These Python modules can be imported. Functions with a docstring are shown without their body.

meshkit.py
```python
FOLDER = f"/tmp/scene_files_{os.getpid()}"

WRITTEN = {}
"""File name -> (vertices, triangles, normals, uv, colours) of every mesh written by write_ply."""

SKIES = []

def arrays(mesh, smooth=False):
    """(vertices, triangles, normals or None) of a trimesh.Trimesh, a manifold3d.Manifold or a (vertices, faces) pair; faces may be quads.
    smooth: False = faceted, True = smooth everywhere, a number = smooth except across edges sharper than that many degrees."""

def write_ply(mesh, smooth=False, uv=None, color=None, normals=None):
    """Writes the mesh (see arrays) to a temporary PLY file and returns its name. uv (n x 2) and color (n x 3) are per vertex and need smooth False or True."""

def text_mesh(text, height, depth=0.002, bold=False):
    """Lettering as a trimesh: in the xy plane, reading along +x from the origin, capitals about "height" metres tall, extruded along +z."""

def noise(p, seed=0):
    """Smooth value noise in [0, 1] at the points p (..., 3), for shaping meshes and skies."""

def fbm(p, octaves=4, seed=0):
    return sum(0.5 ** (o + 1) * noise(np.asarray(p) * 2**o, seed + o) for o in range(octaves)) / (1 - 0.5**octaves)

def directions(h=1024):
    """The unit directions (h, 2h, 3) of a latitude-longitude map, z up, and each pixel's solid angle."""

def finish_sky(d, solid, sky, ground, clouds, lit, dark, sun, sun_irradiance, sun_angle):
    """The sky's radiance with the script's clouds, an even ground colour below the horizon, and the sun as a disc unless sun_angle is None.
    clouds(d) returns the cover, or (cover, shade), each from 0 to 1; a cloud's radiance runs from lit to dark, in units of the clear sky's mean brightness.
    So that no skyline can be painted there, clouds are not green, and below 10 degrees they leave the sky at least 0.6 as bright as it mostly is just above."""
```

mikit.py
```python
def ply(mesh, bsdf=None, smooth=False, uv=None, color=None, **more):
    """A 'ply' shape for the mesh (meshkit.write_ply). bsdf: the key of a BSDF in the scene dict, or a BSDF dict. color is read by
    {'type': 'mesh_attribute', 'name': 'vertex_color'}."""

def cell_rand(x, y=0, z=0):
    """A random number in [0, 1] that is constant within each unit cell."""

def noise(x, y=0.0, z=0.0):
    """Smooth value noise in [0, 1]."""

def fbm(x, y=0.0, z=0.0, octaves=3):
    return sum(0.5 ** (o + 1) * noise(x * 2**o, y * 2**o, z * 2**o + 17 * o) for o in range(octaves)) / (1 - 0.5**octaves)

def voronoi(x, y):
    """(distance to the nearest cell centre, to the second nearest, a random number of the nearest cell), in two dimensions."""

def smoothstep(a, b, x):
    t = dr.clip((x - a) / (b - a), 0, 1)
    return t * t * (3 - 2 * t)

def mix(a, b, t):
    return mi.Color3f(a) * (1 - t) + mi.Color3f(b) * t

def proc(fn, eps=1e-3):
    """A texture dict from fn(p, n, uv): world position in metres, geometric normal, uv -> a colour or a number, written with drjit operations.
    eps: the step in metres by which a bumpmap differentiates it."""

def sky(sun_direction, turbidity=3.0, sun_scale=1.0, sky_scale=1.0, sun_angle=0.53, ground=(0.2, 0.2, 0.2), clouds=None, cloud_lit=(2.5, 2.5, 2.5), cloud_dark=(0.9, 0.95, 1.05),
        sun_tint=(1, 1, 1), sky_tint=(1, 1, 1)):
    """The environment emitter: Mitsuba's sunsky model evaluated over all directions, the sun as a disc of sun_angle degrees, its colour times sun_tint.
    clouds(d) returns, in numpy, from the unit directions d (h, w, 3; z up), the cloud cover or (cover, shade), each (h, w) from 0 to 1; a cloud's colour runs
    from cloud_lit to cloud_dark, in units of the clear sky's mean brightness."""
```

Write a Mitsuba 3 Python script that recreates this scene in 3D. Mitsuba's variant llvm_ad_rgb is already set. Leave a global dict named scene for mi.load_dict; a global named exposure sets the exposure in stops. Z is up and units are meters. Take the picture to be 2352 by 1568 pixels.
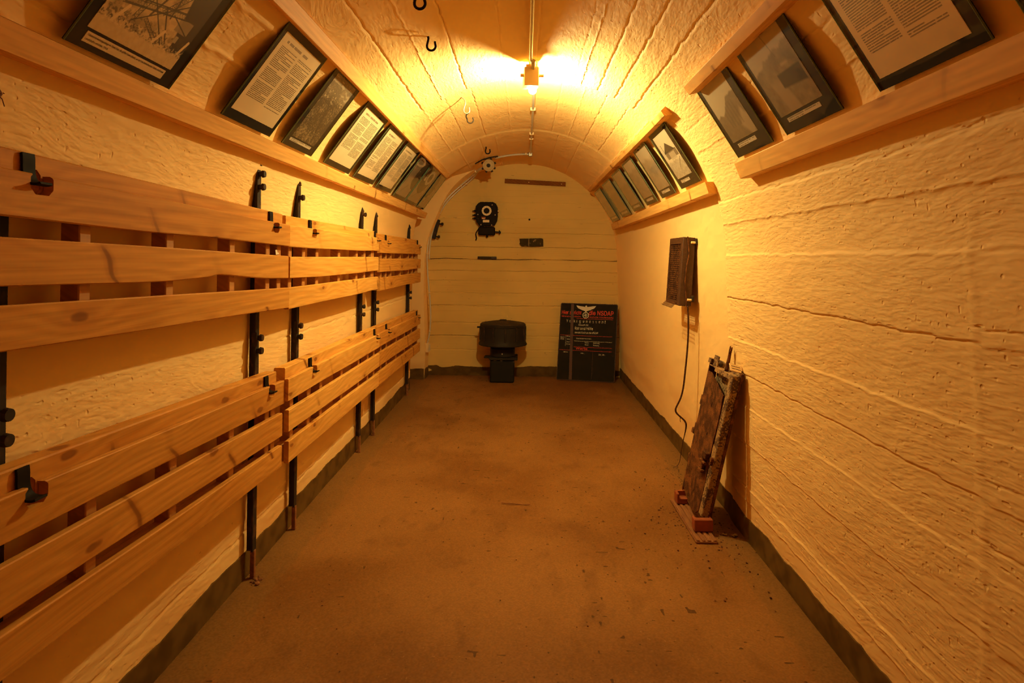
import math, random
import numpy as np, trimesh, drjit as dr
import mitsuba as mi, mikit, meshkit
import manifold3d as m3
from shapely.geometry import Polygon, Point, box as sbox
from shapely import affinity
from shapely.ops import unary_union
from mikit import noise, fbm, voronoi, smoothstep, mix, cell_rand

random.seed(7); RNG = np.random.default_rng(7)
T = mi.ScalarTransform4f
scene, labels = {'type': 'scene'}, {}

# ------------------------------------------------------------------ camera, light, exposure
ROLL = 0.8
scene['camera'] = {'type': 'perspective', 'fov': math.degrees(2 * math.atan(1176 / 1400.0)), 'fov_axis': 'x',
    'near_clip': 0.02, 'far_clip': 60.0,
    'principal_point_offset_x': -0.0123, 'principal_point_offset_y': 0.1224,
    'to_world': T().look_at(origin=[0, 0, 1.5], target=[0, 1, 1.5], up=[-math.sin(math.radians(ROLL)), 0, math.cos(math.radians(ROLL))])}
exposure = 0.12
LAMP_POS, LAMP_R = (0.035, 3.80, 2.545), 0.026
LAMP_RAD = (4150.0, 3560.0, 1600.0)

# ------------------------------------------------------------------ helpers
def rgb(*c): return {'type': 'rgb', 'value': list(c)}
def bsdf(key, base, rough=0.6, bump=None, bscale=1.0, two=False, **kw):
    if not isinstance(base, dict): base = rgb(*base)
    d = {'type': 'principled', 'base_color': base, 'roughness': rough, 'specular': kw.pop('specular', 0.4), **kw}
    if bump is not None: d = {'type': 'bumpmap', 'arbitrary': bump, 'scale': bscale, 'bsdf': d}
    if two: d = {'type': 'twosided', 'bsdf': d}
    scene[key] = d
    return key
def cat(ms): return trimesh.util.concatenate([m for m in ms if m is not None])
def man(t): return m3.Manifold(m3.Mesh(np.asarray(t.vertices, np.float32), np.asarray(t.faces, np.uint32)))
def tri(M):
    m = M.to_mesh(); return trimesh.Trimesh(m.vert_properties[:, :3], m.tri_verts, process=False)
def unique(k):
    if k not in scene and k not in labels: return k
    i = 1
    while f'{k}_{i:03d}' in scene or f'{k}_{i:03d}' in labels: i += 1
    return f'{k}_{i:03d}'
def tag(key, label, category=None, group=None, kind=None):
    d = {'label': label}
    if category: d['category'] = category
    if group: d['group'] = group
    if kind: d['kind'] = kind
    labels[key] = d
def thing(name, label, category, group=None):
    k = unique(name); tag(k, label, category, group); return k
def part(parent, name, mesh, mat, smooth=30, label=None, uv=None, kind=None):
    k = unique(f'{parent}__{name}')
    if isinstance(mesh, m3.Manifold): mesh = tri(mesh)
    scene[k] = mikit.ply(mesh, mat, smooth=smooth, uv=uv)
    if label or kind:
        labels[k] = {**({'label': label} if label else {}), **({'kind': kind} if kind else {})}
    return k
def solo(name, mesh, mat, label, category, group=None, smooth=30, kind=None, uv=None):
    k = unique(name); tag(k, label, category, group, kind)
    if isinstance(mesh, m3.Manifold): mesh = tri(mesh)
    scene[k] = mikit.ply(mesh, mat, smooth=smooth, uv=uv)
    return k
def struct(name, mesh, mat, label, smooth=True):
    scene[name] = mikit.ply(mesh, mat, smooth=smooth); labels[name] = {'label': label, 'kind': 'structure'}
    return name
def cbox(lo, hi, ch=0.002):
    lo, hi = np.array(lo, float), np.array(hi, float)
    lo, hi = np.minimum(lo, hi), np.maximum(lo, hi)
    ch = min(ch, (hi - lo).min() * .45); P = []
    for s in np.ndindex(2, 2, 2):
        c = np.where(np.array(s) == 0, lo, hi); sg = np.where(np.array(s) == 0, 1, -1)
        for a in range(3):
            o = c + sg * ch; o[a] = c[a]; P.append(o)
    return m3.Manifold.hull_points(np.array(P, np.float32))
def frame(o, u, v, w):
    M = np.eye(4); M[:3, 0], M[:3, 1], M[:3, 2], M[:3, 3] = u, v, w, o; return M
def moved(mesh, M):
    if isinstance(mesh, m3.Manifold): mesh = tri(mesh)
    m = mesh.copy(); m.apply_transform(M); return m
def rot(axis, deg, about=(0, 0, 0)): return trimesh.transformations.rotation_matrix(math.radians(deg), axis, about)
def tube(pts, r, n=10, cap=True):
    p = np.asarray(pts, float); r = np.broadcast_to(r, len(p))
    t = np.gradient(p, axis=0); t /= np.linalg.norm(t, axis=1, keepdims=True) + 1e-12
    a = np.cross(t[0], [0, 0, 1.] if abs(t[0][2]) < .9 else [1., 0, 0]); a /= np.linalg.norm(a); A = []
    for i in range(len(p)):
        a = a - t[i] * (a @ t[i]); a /= np.linalg.norm(a); A.append(a)
    A = np.array(A); B = np.cross(t, A); th = np.arange(n) * 2 * np.pi / n
    v = (p[:, None] + r[:, None, None] * (np.cos(th)[None, :, None] * A[:, None] + np.sin(th)[None, :, None] * B[:, None])).reshape(-1, 3)
    f = []
    for i in range(len(p) - 1):
        for j in range(n):
            k = (j + 1) % n; f += [[i*n+j, i*n+k, (i+1)*n+k], [i*n+j, (i+1)*n+k, (i+1)*n+j]]
    if cap:
        c0, c1 = len(v), len(v) + 1; v = np.vstack([v, p[0], p[-1]]); L = (len(p) - 1) * n
        for j in range(n):
            k = (j + 1) % n; f += [[c0, k, j], [c1, L + j, L + k]]
    m = trimesh.Trimesh(v, f, process=False)
    if m.volume < 0: m.invert()
    return m
def smooth_path(pts, n=60):
    from scipy.interpolate import CubicSpline
    p = np.asarray(pts, float); s = np.r_[0, np.cumsum(np.linalg.norm(np.diff(p, axis=0), axis=1))]
    return CubicSpline(s, p)(np.linspace(0, s[-1], n))
def cyl(p0, p1, r, n=20, r2=None):
    return tube([p0, p1], [r, r if r2 is None else r2], n)
def lathe(prof, n=48):
    """(r, z) profile about z, closed to the axis."""
    p = np.asarray(prof, float); th = np.arange(n) * 2 * np.pi / n
    v = np.stack([p[:, None, 0] * np.cos(th), p[:, None, 0] * np.sin(th), np.broadcast_to(p[:, None, 1], (len(p), n))], -1).reshape(-1, 3); f = []
    for i in range(len(p) - 1):
        for j in range(n):
            k = (j + 1) % n; f += [[i*n+j, i*n+k, (i+1)*n+k], [i*n+j, (i+1)*n+k, (i+1)*n+j]]
    m = trimesh.Trimesh(v, f, process=True); m.update_faces(m.nondegenerate_faces())
    if m.volume < 0: m.invert()
    return m
def extr(poly, d, M=None):
    gs = getattr(poly, 'geoms', [poly])
    m = cat([trimesh.creation.extrude_polygon(g, d, engine='earcut') for g in gs if g.area > 0])
    return moved(m, M) if M is not None else m
def bevel_poly(q, c):
    out, n = [], len(q); q = np.asarray(q, float)
    for i in range(n):
        a, b, d = q[i-1], q[i], q[(i+1) % n]
        out += [b + (a - b) / np.linalg.norm(a - b) * c, b + (d - b) / np.linalg.norm(d - b) * c]
    return np.array(out)
def prism_y(q, y0, y1, n=40, c=0.003, jit=0.0012, seed=0, tilt=0.0, warp=None):
    """A bar along y with cross-section q in (x, z), chamfered, a little uneven along its length."""
    q = bevel_poly(q, c); k = len(q); ys = np.linspace(y0, y1, n); V = []
    for y in ys:
        o = np.array([[meshkit.noise(np.array([y * 2.3, seed * 3.1, j * .9])) - .5, meshkit.noise(np.array([y * 2.1, seed * 5.7 + 9, j * .9])) - .5] for j in range(k)])
        s = q + o * 2 * jit
        if warp is not None: s = warp(s, y)
        V.append(np.c_[s[:, 0], np.full(k, y), s[:, 1] + tilt * (y - (y0 + y1) / 2)])
    V = np.array(V).reshape(-1, 3); f = []
    for i in range(n - 1):
        for j in range(k):
            l = (j + 1) % k; f += [[i*k+j, (i+1)*k+j, (i+1)*k+l], [i*k+j, (i+1)*k+l, i*k+l]]
    for j in range(1, k - 1): f += [[0, j, j+1], [(n-1)*k, (n-1)*k+j+1, (n-1)*k+j]]
    m = trimesh.Trimesh(V, f, process=False)
    if m.volume < 0: m.invert()
    return m

# ------------------------------------------------------------------ materials
WALL = (0.83, 0.55, 0.215)
def wall_col(p, n, uv):
    a = fbm(p.x * 1.7, p.y * 1.3, p.z * 1.7, 3); b = noise(p.x * 23, p.y * 15, p.z * 23)
    c = mix(WALL, (0.77, 0.46, 0.155), smoothstep(.5, .8, a) * .5 + .12 * b)
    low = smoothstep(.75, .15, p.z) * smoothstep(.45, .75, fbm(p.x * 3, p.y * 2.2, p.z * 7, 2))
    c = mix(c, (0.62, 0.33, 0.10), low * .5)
    return mix(c, (0.36, 0.19, 0.06), smoothstep(.93, .97, noise(p.x * 46, p.y * 34, p.z * 46)) * .5 * smoothstep(.55, .7, a))
def wall_bump(p, n, uv):
    w = 7 * noise(p.y * 4, p.z * 4.5, p.x * 4)
    brush = fbm(p.x * 95 + w, p.y * 24, p.z * 95 + w, 2)
    pit = noise(p.x * 70, p.y * 60, p.z * 70)
    smooth_far = 1 - .85 * smoothstep(3.52, 3.56, p.y) * smoothstep(.8, .9, p.x) * smoothstep(2.3, 2.1, p.z)
    return smooth_far * (brush * .0028 + noise(p.x * 44, p.y * 17, p.z * 44) * .0011 + pit * .0006 - smoothstep(.80, .95, pit) * .0022)
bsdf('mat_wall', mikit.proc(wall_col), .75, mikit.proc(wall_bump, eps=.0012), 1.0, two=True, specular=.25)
def end_col(p, n, uv):
    a = fbm(p.x * 1.7, p.z * 1.7, 3.3, 4)
    line = smoothstep(.72, .9, noise(p.x * 2.2, p.z * 90)) * .22
    c = mix((.71, .465, .135), (0.57, 0.35, 0.09), smoothstep(.45, .8, a) * .6 + line)
    st = smoothstep(.965, .985, noise(p.x * 33, p.z * 33)) * .45
    zz = p.z + .016 * (noise(p.x * 9, 3.) - .5) - .001
    for zs, amt in ((1.475, .85), (1.327, .25), (1.63, .28), (.886, .3), (.668, .2), (.502, .5), (1.045, .15), (1.2, .12), (1.81, .1)):
        gone = smoothstep(.25, .5, noise(p.x * 3.1 + zs * 40, zs * 9))
        c = mix(c, (.10, .06, .03), smoothstep(.0062, .002, dr.abs(zz - zs)) * amt * gone)
    return mix(c, (.32, .17, .06), st)
bsdf('mat_end', mikit.proc(end_col), .75, mikit.proc(wall_bump, eps=.0012), .8, two=True, specular=.25)
def floor_col(p, n, uv):
    a = fbm(p.x * 1.1, p.y * 1.1, .5, 4); b = fbm(p.x * 9, p.y * 5, 2.5, 4); g = noise(p.x * 160, p.y * 160)
    c = mix((.238, .104, .028), (.155, .060, .014), smoothstep(.3, .68, a))
    c = mix(c, (.135, .055, .016), smoothstep(.52, .78, b) * .5)
    spot = smoothstep(.925, .955, noise(p.x * 36, p.y * 50, 4.)) * smoothstep(.35, .6, fbm(p.x * 2.2, p.y * 2.2, 7., 2))
    c = mix(c, (.06, .025, .008), spot * .8)
    c = mix(c, (.32, .19, .08), smoothstep(.93, .97, noise(p.x * 120, p.y * 120, 9.)) * .35)
    edge = smoothstep(1.075, 1.10, dr.abs(p.x + .02 + .03 * (noise(p.y * 3.) - .5)))
    c = mix(c, (.17, .085, .025), edge * .5)
    return c * (.88 + .24 * g)
def floor_bump(p, n, uv):
    return fbm(p.x * 40, p.y * 40, 1., 4) * .003 + smoothstep(.62, .75, fbm(p.x * 7, p.y * 4, 2.5, 3)) * noise(p.x * 60, p.y * 45, 3.) * .004
bsdf('mat_floor', mikit.proc(floor_col), .62, mikit.proc(floor_bump, eps=.0015), 1.0, two=True, specular=.08)
def skirt_col(p, n, uv):
    a = fbm(p.x * 14, p.y * 14, p.z * 14, 3)
    return mix((.120, .064, .016), (.072, .036, .008), smoothstep(.3, .75, a))
bsdf('mat_skirt', mikit.proc(skirt_col), .8, mikit.proc(floor_bump, eps=.0015), .7, two=True, specular=.05)

def wood(c0, c1, ck, off=0.0, knots=True, kth=.13):
    def fn(p, n, uv):
        q = p.z * .93 + p.x * .62 + off
        w = fbm(p.y * 1.1 + off, q * 4, 3.1, 2)
        d, _, which = voronoi(p.y * 2.1 + off * 3, q * 5.5 + off)
        warp = dr.exp(-d * d * 14)
        ring = .5 + .5 * dr.sin((q * 210 + w * 26 + warp * 9))
        fine = noise(p.y * 5, q * 330)
        c = mix(c0, c1, .45 * ring + .35 * fine + .35 * smoothstep(.35, .7, fbm(p.y * 2.2, q * 9, 8., 2)) - .1)
        if knots:
            k = smoothstep(kth * .62, kth * .3, d + .03 * (noise(p.y * 40, q * 60) - .5)) * smoothstep(.30, .40, which)
            c = mix(c, ck, k * .85)
            h = smoothstep(kth * 1.9, kth * .7, d) * smoothstep(.30, .40, which)
            c = mix(c, (.36, .115, .018), h * .35)
            sa = p.y * 1.7 + q * 1.1 + off * 5
            cell = dr.floor(sa); side = dr.floor(q * 6.6)
            has = smoothstep(.54, .62, noise(cell * 3.3, side * 2.7)); taper = noise(q * 17, cell * 5.1)
            dk = dr.abs(sa - cell - .5 + .05 * (noise(q * 22, cell) - .5))
            c = mix(c, (.34, .115, .016), smoothstep(.060, .012, dk) * has * taper * .7)
            c = mix(c, (.15, .045, .007), smoothstep(.030 * taper + .002, .006, dk) * has * smoothstep(.35, .75, taper) * .75)
        return c * (.90 + .2 * noise(p.y * 7, q * 150))
    return fn
W0, W1, WK = (.58, .268, .052), (.45, .175, .025), (.12, .036, .006)
for i in range(4):
    bsdf(f'mat_wood_{i}', mikit.proc(wood(W0, W1, WK, off=i * 2.37)), .6, specular=.12)
for i in (4, 5): bsdf(f'mat_wood_{i}', mikit.proc(wood((.70, .37, .085), (.57, .26, .045), (.15, .05, .008), off=i * 2.37, kth=.10)), .6, specular=.12)
bsdf('mat_pale', mikit.proc(wood((.76, .42, .12), (.68, .34, .085), (.34, .13, .025), off=.7, kth=.085)), .55, specular=.15)
bsdf('mat_batten', mikit.proc(wood((.46, .20, .045), (.36, .14, .03), WK, off=5.1, knots=False)), .6)
bsdf('mat_strip', mikit.proc(wood((.22, .080, .016), (.16, .055, .010), WK, off=1.9, knots=False)), .7, specular=.05)
def iron_col(p, n, uv):
    a = fbm(p.x * 30, p.y * 30, p.z * 18, 3)
    return mix((.022, .015, .010), (.060, .027, .012), smoothstep(.55, .75, a))
bsdf('mat_iron', mikit.proc(iron_col), .6, specular=.15)
bsdf('mat_black', (.012, .008, .005), .65, specular=.06)
bsdf('mat_dark', (.020, .015, .010), .6, specular=.15)
def rust_col(p, n, uv):
    a = fbm(p.x * 35, p.y * 35, p.z * 22, 4); b = noise(p.x * 190, p.y * 190, p.z * 190)
    c = mix((.150, .052, .013), (.055, .018, .005), smoothstep(.3, .65, a))
    return c * (.55 + .9 * b)
def rust_bump(p, n, uv): return fbm(p.x * 90, p.y * 90, p.z * 70, 3) * .006
bsdf('mat_rust', mikit.proc(rust_col), .85, mikit.proc(rust_bump, eps=.001), 1.0, specular=.2)
def flake_col(p, n, uv):
    a = .55 * fbm(p.x * 150, p.y * 150, p.z * 110, 3) + .45 * fbm(p.x * 30, p.y * 30, p.z * 18, 2); b = noise(p.x * 120, p.y * 120, p.z * 120)
    c = mix((.34, .21, .085), (.22, .12, .045), b)
    return mix(c, (.07, .032, .014), smoothstep(.49, .54, a))
bsdf('mat_flake', mikit.proc(flake_col), .8, mikit.proc(rust_bump, eps=.001), .7)
bsdf('mat_boxrust', mikit.proc(lambda p, n, uv: mix((.060, .020, .006), (.030, .010, .003), fbm(p.x * 30, p.y * 30, p.z * 30, 3)) * (.8 + .4 * noise(p.x * 260, p.y * 260, p.z * 260))), .55)
bsdf('mat_brick', mikit.proc(lambda p, n, uv: mix((.30, .070, .016), (.18, .040, .010), fbm(p.x * 30, p.y * 30, p.z * 30, 3))), .8)
bsdf('mat_plank', mikit.proc(wood((.24, .095, .026), (.15, .052, .014), (.07, .024, .007), off=3.3, knots=False)), .8)
bsdf('mat_conduit', (.52, .47, .38), .28, specular=.6, clearcoat=.4)
bsdf('mat_boxpaint', (.40, .26, .10), .55)
bsdf('mat_zinc', (.42, .36, .27), .35, metallic=.6)
bsdf('mat_cream', (.74, .52, .25), .5)
bsdf('mat_paper', (.72, .55, .32), .6)
bsdf('mat_chip', (.62, .52, .38), .7)
bsdf('mat_edge', (.10, .16, .085), .15, specular=.6)
scene['mat_glass'] = {'type': 'thindielectric', 'int_ior': 1.26}
def card_col(p, n, uv):
    return mix((.013, .009, .004), (.022, .015, .007), fbm(p.x * 6, p.y * 6, p.z * 6, 2))
bsdf('mat_card', mikit.proc(card_col), .7, specular=.1)

def doc(p, n, uv):
    k = dr.floor(uv.x + 1e-3); u = uv.x - k; v = uv.y
    rows = 46.0 + 10 * cell_rand(k, 5)
    r = dr.floor(v * rows); fr = v * rows - r
    col = dr.select(u < .505, 0.0, 1.0)
    cu = (u - .075 - col * .45) / .40
    para = cell_rand(r, col, k + 3)
    stop = dr.select(para < .16, .2 + .6 * cell_rand(r, col, k + 9), .97 + .03 * para)
    words = .35 + .65 * smoothstep(.16, .24, noise(cu * 34 + k * 7, r * 7.31 + col * 3))
    bot = .15 + .10 * cell_rand(k, col, 2) * (1 - col) + .05 * cell_rand(k, 8)
    inb = (cu > 0) & (cu < stop) & (v > bot) & (v < .865) & (para > .05)
    ink = dr.select(inb, smoothstep(.18, .3, fr) * smoothstep(.82, .7, fr) * words, 0.0)
    ti = (v > .905) & (v < .935) & (u > .12) & (u < .55 + .33 * cell_rand(k, 4))
    ink = dr.maximum(ink, dr.select(ti, .9 * smoothstep(.2, .3, noise(u * 40, k * 3.7)), 0.0))
    return mix((.74, .57, .34), (.12, .065, .03), ink * .8) * (.95 + .1 * fbm(u * 4, v * 4, k, 2))
bsdf('mat_doc', mikit.proc(doc), .55)
def capt(p, n, uv):
    k = dr.floor(uv.x + 1e-3); u = uv.x - k; v = uv.y
    r = dr.floor(v * 2); fr = v * 2 - r
    end = dr.select(r > .5, .95, .35 + .3 * cell_rand(k, 1))
    ink = dr.select((u > .05) & (u < end), smoothstep(.2, .32, fr) * smoothstep(.8, .68, fr) * smoothstep(.25, .33, noise(u * 34, k * 5.1 + r)), 0.0)
    return mix((.52, .43, .31), (.12, .085, .05), ink * .8)
bsdf('mat_caption', mikit.proc(capt), .55)

def seg(u, v, a, b, w):
    ax, ay, bx, by = *a, *b; dx, dy = bx - ax, by - ay
    t = dr.clip(((u - ax) * dx + (v - ay) * dy) / (dx * dx + dy * dy), 0, 1)
    d = dr.sqrt(dr.square(u - ax - t * dx) + dr.square(v - ay - t * dy))
    return smoothstep(w * 1.25, w * .75, d)
def rect(u, v, x0, y0, x1, y1, s=.006):
    return smoothstep(x0 - s, x0 + s, u) * smoothstep(x1 + s, x1 - s, u) * smoothstep(y0 - s, y0 + s, v) * smoothstep(y1 + s, y1 - s, v)
INKD = (.05, .033, .02)
def photo_derrick(p, n, uv):              # u across .37 m, v up .30 m; a lattice crane over heaps of rubble
    u, v = uv.x, uv.y * .81
    g = fbm(u * 30, v * 30, 1., 3)
    c = mix((.74, .56, .32), (.60, .43, .22), g)
    c = mix(c, (.28, .20, .12), smoothstep(.115, .135, v + .05 * (fbm(u * 12, v * 4, 2., 3) - .5)) * smoothstep(.42, .62, fbm(u * 22, v * 26, 5., 3)) * .9)
    back = smoothstep(.18, .2, v)
    c = mix(c, mix((.66, .49, .27), (.34, .23, .11), smoothstep(.35, .65, fbm(u * 10, v * 10, 9., 3))), back * .75)
    c = mix(c, INKD, smoothstep(.80, .82, u + .25 * (v - .2)) * smoothstep(.135, .15, v + .03 * (noise(u * 30) - .5)))
    c = mix(c, (.33, .25, .16), rect(u, v, .73, .30, .90, .42) * .9)
    for a, b, w in [((.10, .34), (.78, .47), .007), ((.14, .29), (.80, .42), .006), ((.10, .34), (.46, .86), .010), ((.30, .36), (.44, .80), .007), ((.42, .30), (.60, .86), .010), ((.62, .36), (.58, .86), .008),
                    ((.30, .20), (.86, .62), .006), ((.34, .46), (.70, .14), .006), ((.52, .42), (.74, .16), .007), ((.22, .40), (.52, .70), .005), ((.64, .40), (.90, .30), .006), ((.20, .52), (.64, .66), .005)]:
        c = mix(c, INKD, seg(u, v, a, b, w) * .9)
    def truss(a, b, w, n, lw):
        dx, dy = b[0] - a[0], b[1] - a[1]; L = math.hypot(dx, dy)
        t = ((u - a[0]) * dx + (v - a[1]) * dy) / (L * L); q = ((v - a[1]) * dx - (u - a[0]) * dy) / L
        ins = smoothstep(-.01, .005, t) * smoothstep(1.01, .995, t)
        f = t * n - dr.floor(t * n); zig = w * (1 - 4 * dr.abs(f - .5))
        ink = dr.maximum(smoothstep(lw * 1.5, lw * .6, dr.abs(dr.abs(q) - w)), smoothstep(lw * 2.2, lw * .8, dr.abs(q - zig)))
        return ink * ins * .92
    for a, b, w, n, lw in [((.12, .30), (.84, .45), .024, 26, .0035), ((.06, .42), (.60, .56), .020, 18, .0035), ((.30, .22), (.44, .86), .020, 16, .0035), ((.52, .36), (.84, .82), .022, 14, .0035), ((.40, .26), (.66, .12), .014, 10, .003), ((.50, .50), (.20, .84), .016, 12, .003)]:
        c = mix(c, INKD, truss(a, b, w, n, lw))
    c = mix(c, (.09, .055, .025), smoothstep(.56, .64, fbm(u * 55, v * 60, 12., 3)) * smoothstep(.10, .13, v) * smoothstep(.30, .2, v) * .8)
    c = mix(c, (.82, .64, .38), smoothstep(.62, .7, fbm(u * 70, v * 70, 15., 2)) * smoothstep(.09, .12, v) * smoothstep(.19, .15, v) * .7)
    for a, b in [((.14, .125), (.205, .275)), ((.61, .135), (.66, .25)), ((.94, .15), (.98, .27))]:
        c = mix(c, (.80, .62, .37), seg(u, v, a, b, .014))
    c = mix(c, (.5, .41, .29), rect(u, v, .80, .21, .84, .27, .004) * .8)
    return c
bsdf('mat_photo_crane', mikit.proc(photo_derrick), .5)
def photo_ruin(p, n, uv):
    u, v = uv.x, uv.y
    hor = .60 + .16 * u + .10 * (fbm(u * 9, 3., 1., 4) - .5)
    sky = smoothstep(hor - .02, hor + .03, v)
    c = mix((.13, .085, .045), (.26, .19, .11), fbm(u * 12, v * 12, 2., 4))
    path = smoothstep(.16, .1, dr.abs(u - .36 + .25 * (v - .3))) * smoothstep(.50, .35, v)
    c = mix(c, (.30, .215, .13), path * .8)
    blk = rect(u, v, .44, .22, .96, .46 - 0.0, .015) * smoothstep(.1, .14, v - .12 - .25 * (1 - u) * .3)
    c = mix(c, (.035, .022, .012), blk)
    c = mix(c, (.36, .27, .17), rect(u, v, .62, .52, .78, .55, .02) * .7)
    c = mix(c, mix((.40, .31, .20), (.34, .25, .16), v), sky)
    c = mix(c, (.14, .09, .05), seg(u, v, (.56, .95), (.62, .66), .012) * .7)
    return c
bsdf('mat_photo_ruin', mikit.proc(photo_ruin), .5)
def photo_rubble(p, n, uv):
    u, v = uv.x, uv.y
    hor = .44 + .22 * smoothstep(.25, .7, u) + .08 * (fbm(u * 7, 1., 4., 3) - .5)
    c = mix((.14, .095, .05), (.21, .15, .085), fbm(u * 10, v * 14, 6., 4))
    c = mix(c, (.33, .245, .15), smoothstep(.30, .16, dr.abs(u - .88) + .9 * dr.abs(v - .18)) * .8)
    c = mix(c, (.10, .065, .035), smoothstep(.5, .6, .5 + .5 * dr.sin(u * 60)) * rect(u, v, .3, .2, .8, .6) * .35)
    return mix(c, (.42, .33, .21), smoothstep(hor - .015, hor + .03, v))
bsdf('mat_photo_rubble', mikit.proc(photo_rubble), .5)
def photo_house(p, n, uv):
    u, v = uv.x, uv.y
    c = mix((.52, .42, .28), (.44, .34, .22), v)
    gr = smoothstep(.40, .36, v + .03 * (noise(u * 12) - .5))
    c = mix(c, mix((.26, .19, .12), (.46, .37, .25), fbm(u * 18, v * 22, 3., 3)), gr)
    c = mix(c, (.10, .068, .04), rect(u, v, .22, .44, .96, .60, .01) * .9)
    roof = smoothstep(.0, .02, .80 - v - .55 * dr.abs(u - .52)) * smoothstep(.57, .59, v)
    c = mix(c, (.045, .032, .02), roof)
    c = mix(c, (.34, .26, .17), rect(u, v, .40, .40, .78, .56, .01) * .8)
    c = mix(c, (.09, .06, .035), seg(u, v, (.18, .78), (.20, .45), .012) + seg(u, v, (.9, .4), (.6, .2), .01) * .7)
    return c
bsdf('mat_photo_house', mikit.proc(photo_house), .5)
def photo_faint(p, n, uv):
    k = dr.floor(uv.x + 1e-3); u = uv.x - k; v = uv.y
    hor = .45 + .3 * cell_rand(k, 2) + .15 * (fbm(u * 5, k * 3., 1., 3) - .5)
    sky = smoothstep(hor - .05, hor + .06, v)
    c = mix((.24, .17, .10), (.30, .22, .14), fbm(u * 6, v * 9, k, 3))
    return mix(c, (.36, .275, .18), sky * (.4 + .6 * cell_rand(k, 7)))
bsdf('mat_photo_faint', mikit.proc(photo_faint), .5)
def photo_town(p, n, uv):
    u, v = uv.x, uv.y
    c = mix((.06, .038, .018), (.26, .175, .085), smoothstep(.42, .75, .6 * fbm(u * 45, v * 70, 3., 4) + .4 * fbm(u * 6, v * 8, 5., 2)))
    c = mix(c, (.24, .18, .11), smoothstep(.60, .8, v) * .55)
    c = mix(c, (.35, .27, .17), smoothstep(.62, .7, fbm(u * 9 + v * 6, v * 30, 8., 3)) * smoothstep(.55, .7, v))
    return mix(c, (.04, .026, .015), smoothstep(.03, .02, dr.abs(u - .62 + .55 * (v - .3))) * smoothstep(.55, .4, v) * .7)
bsdf('mat_photo_town', mikit.proc(photo_town), .5)
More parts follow.
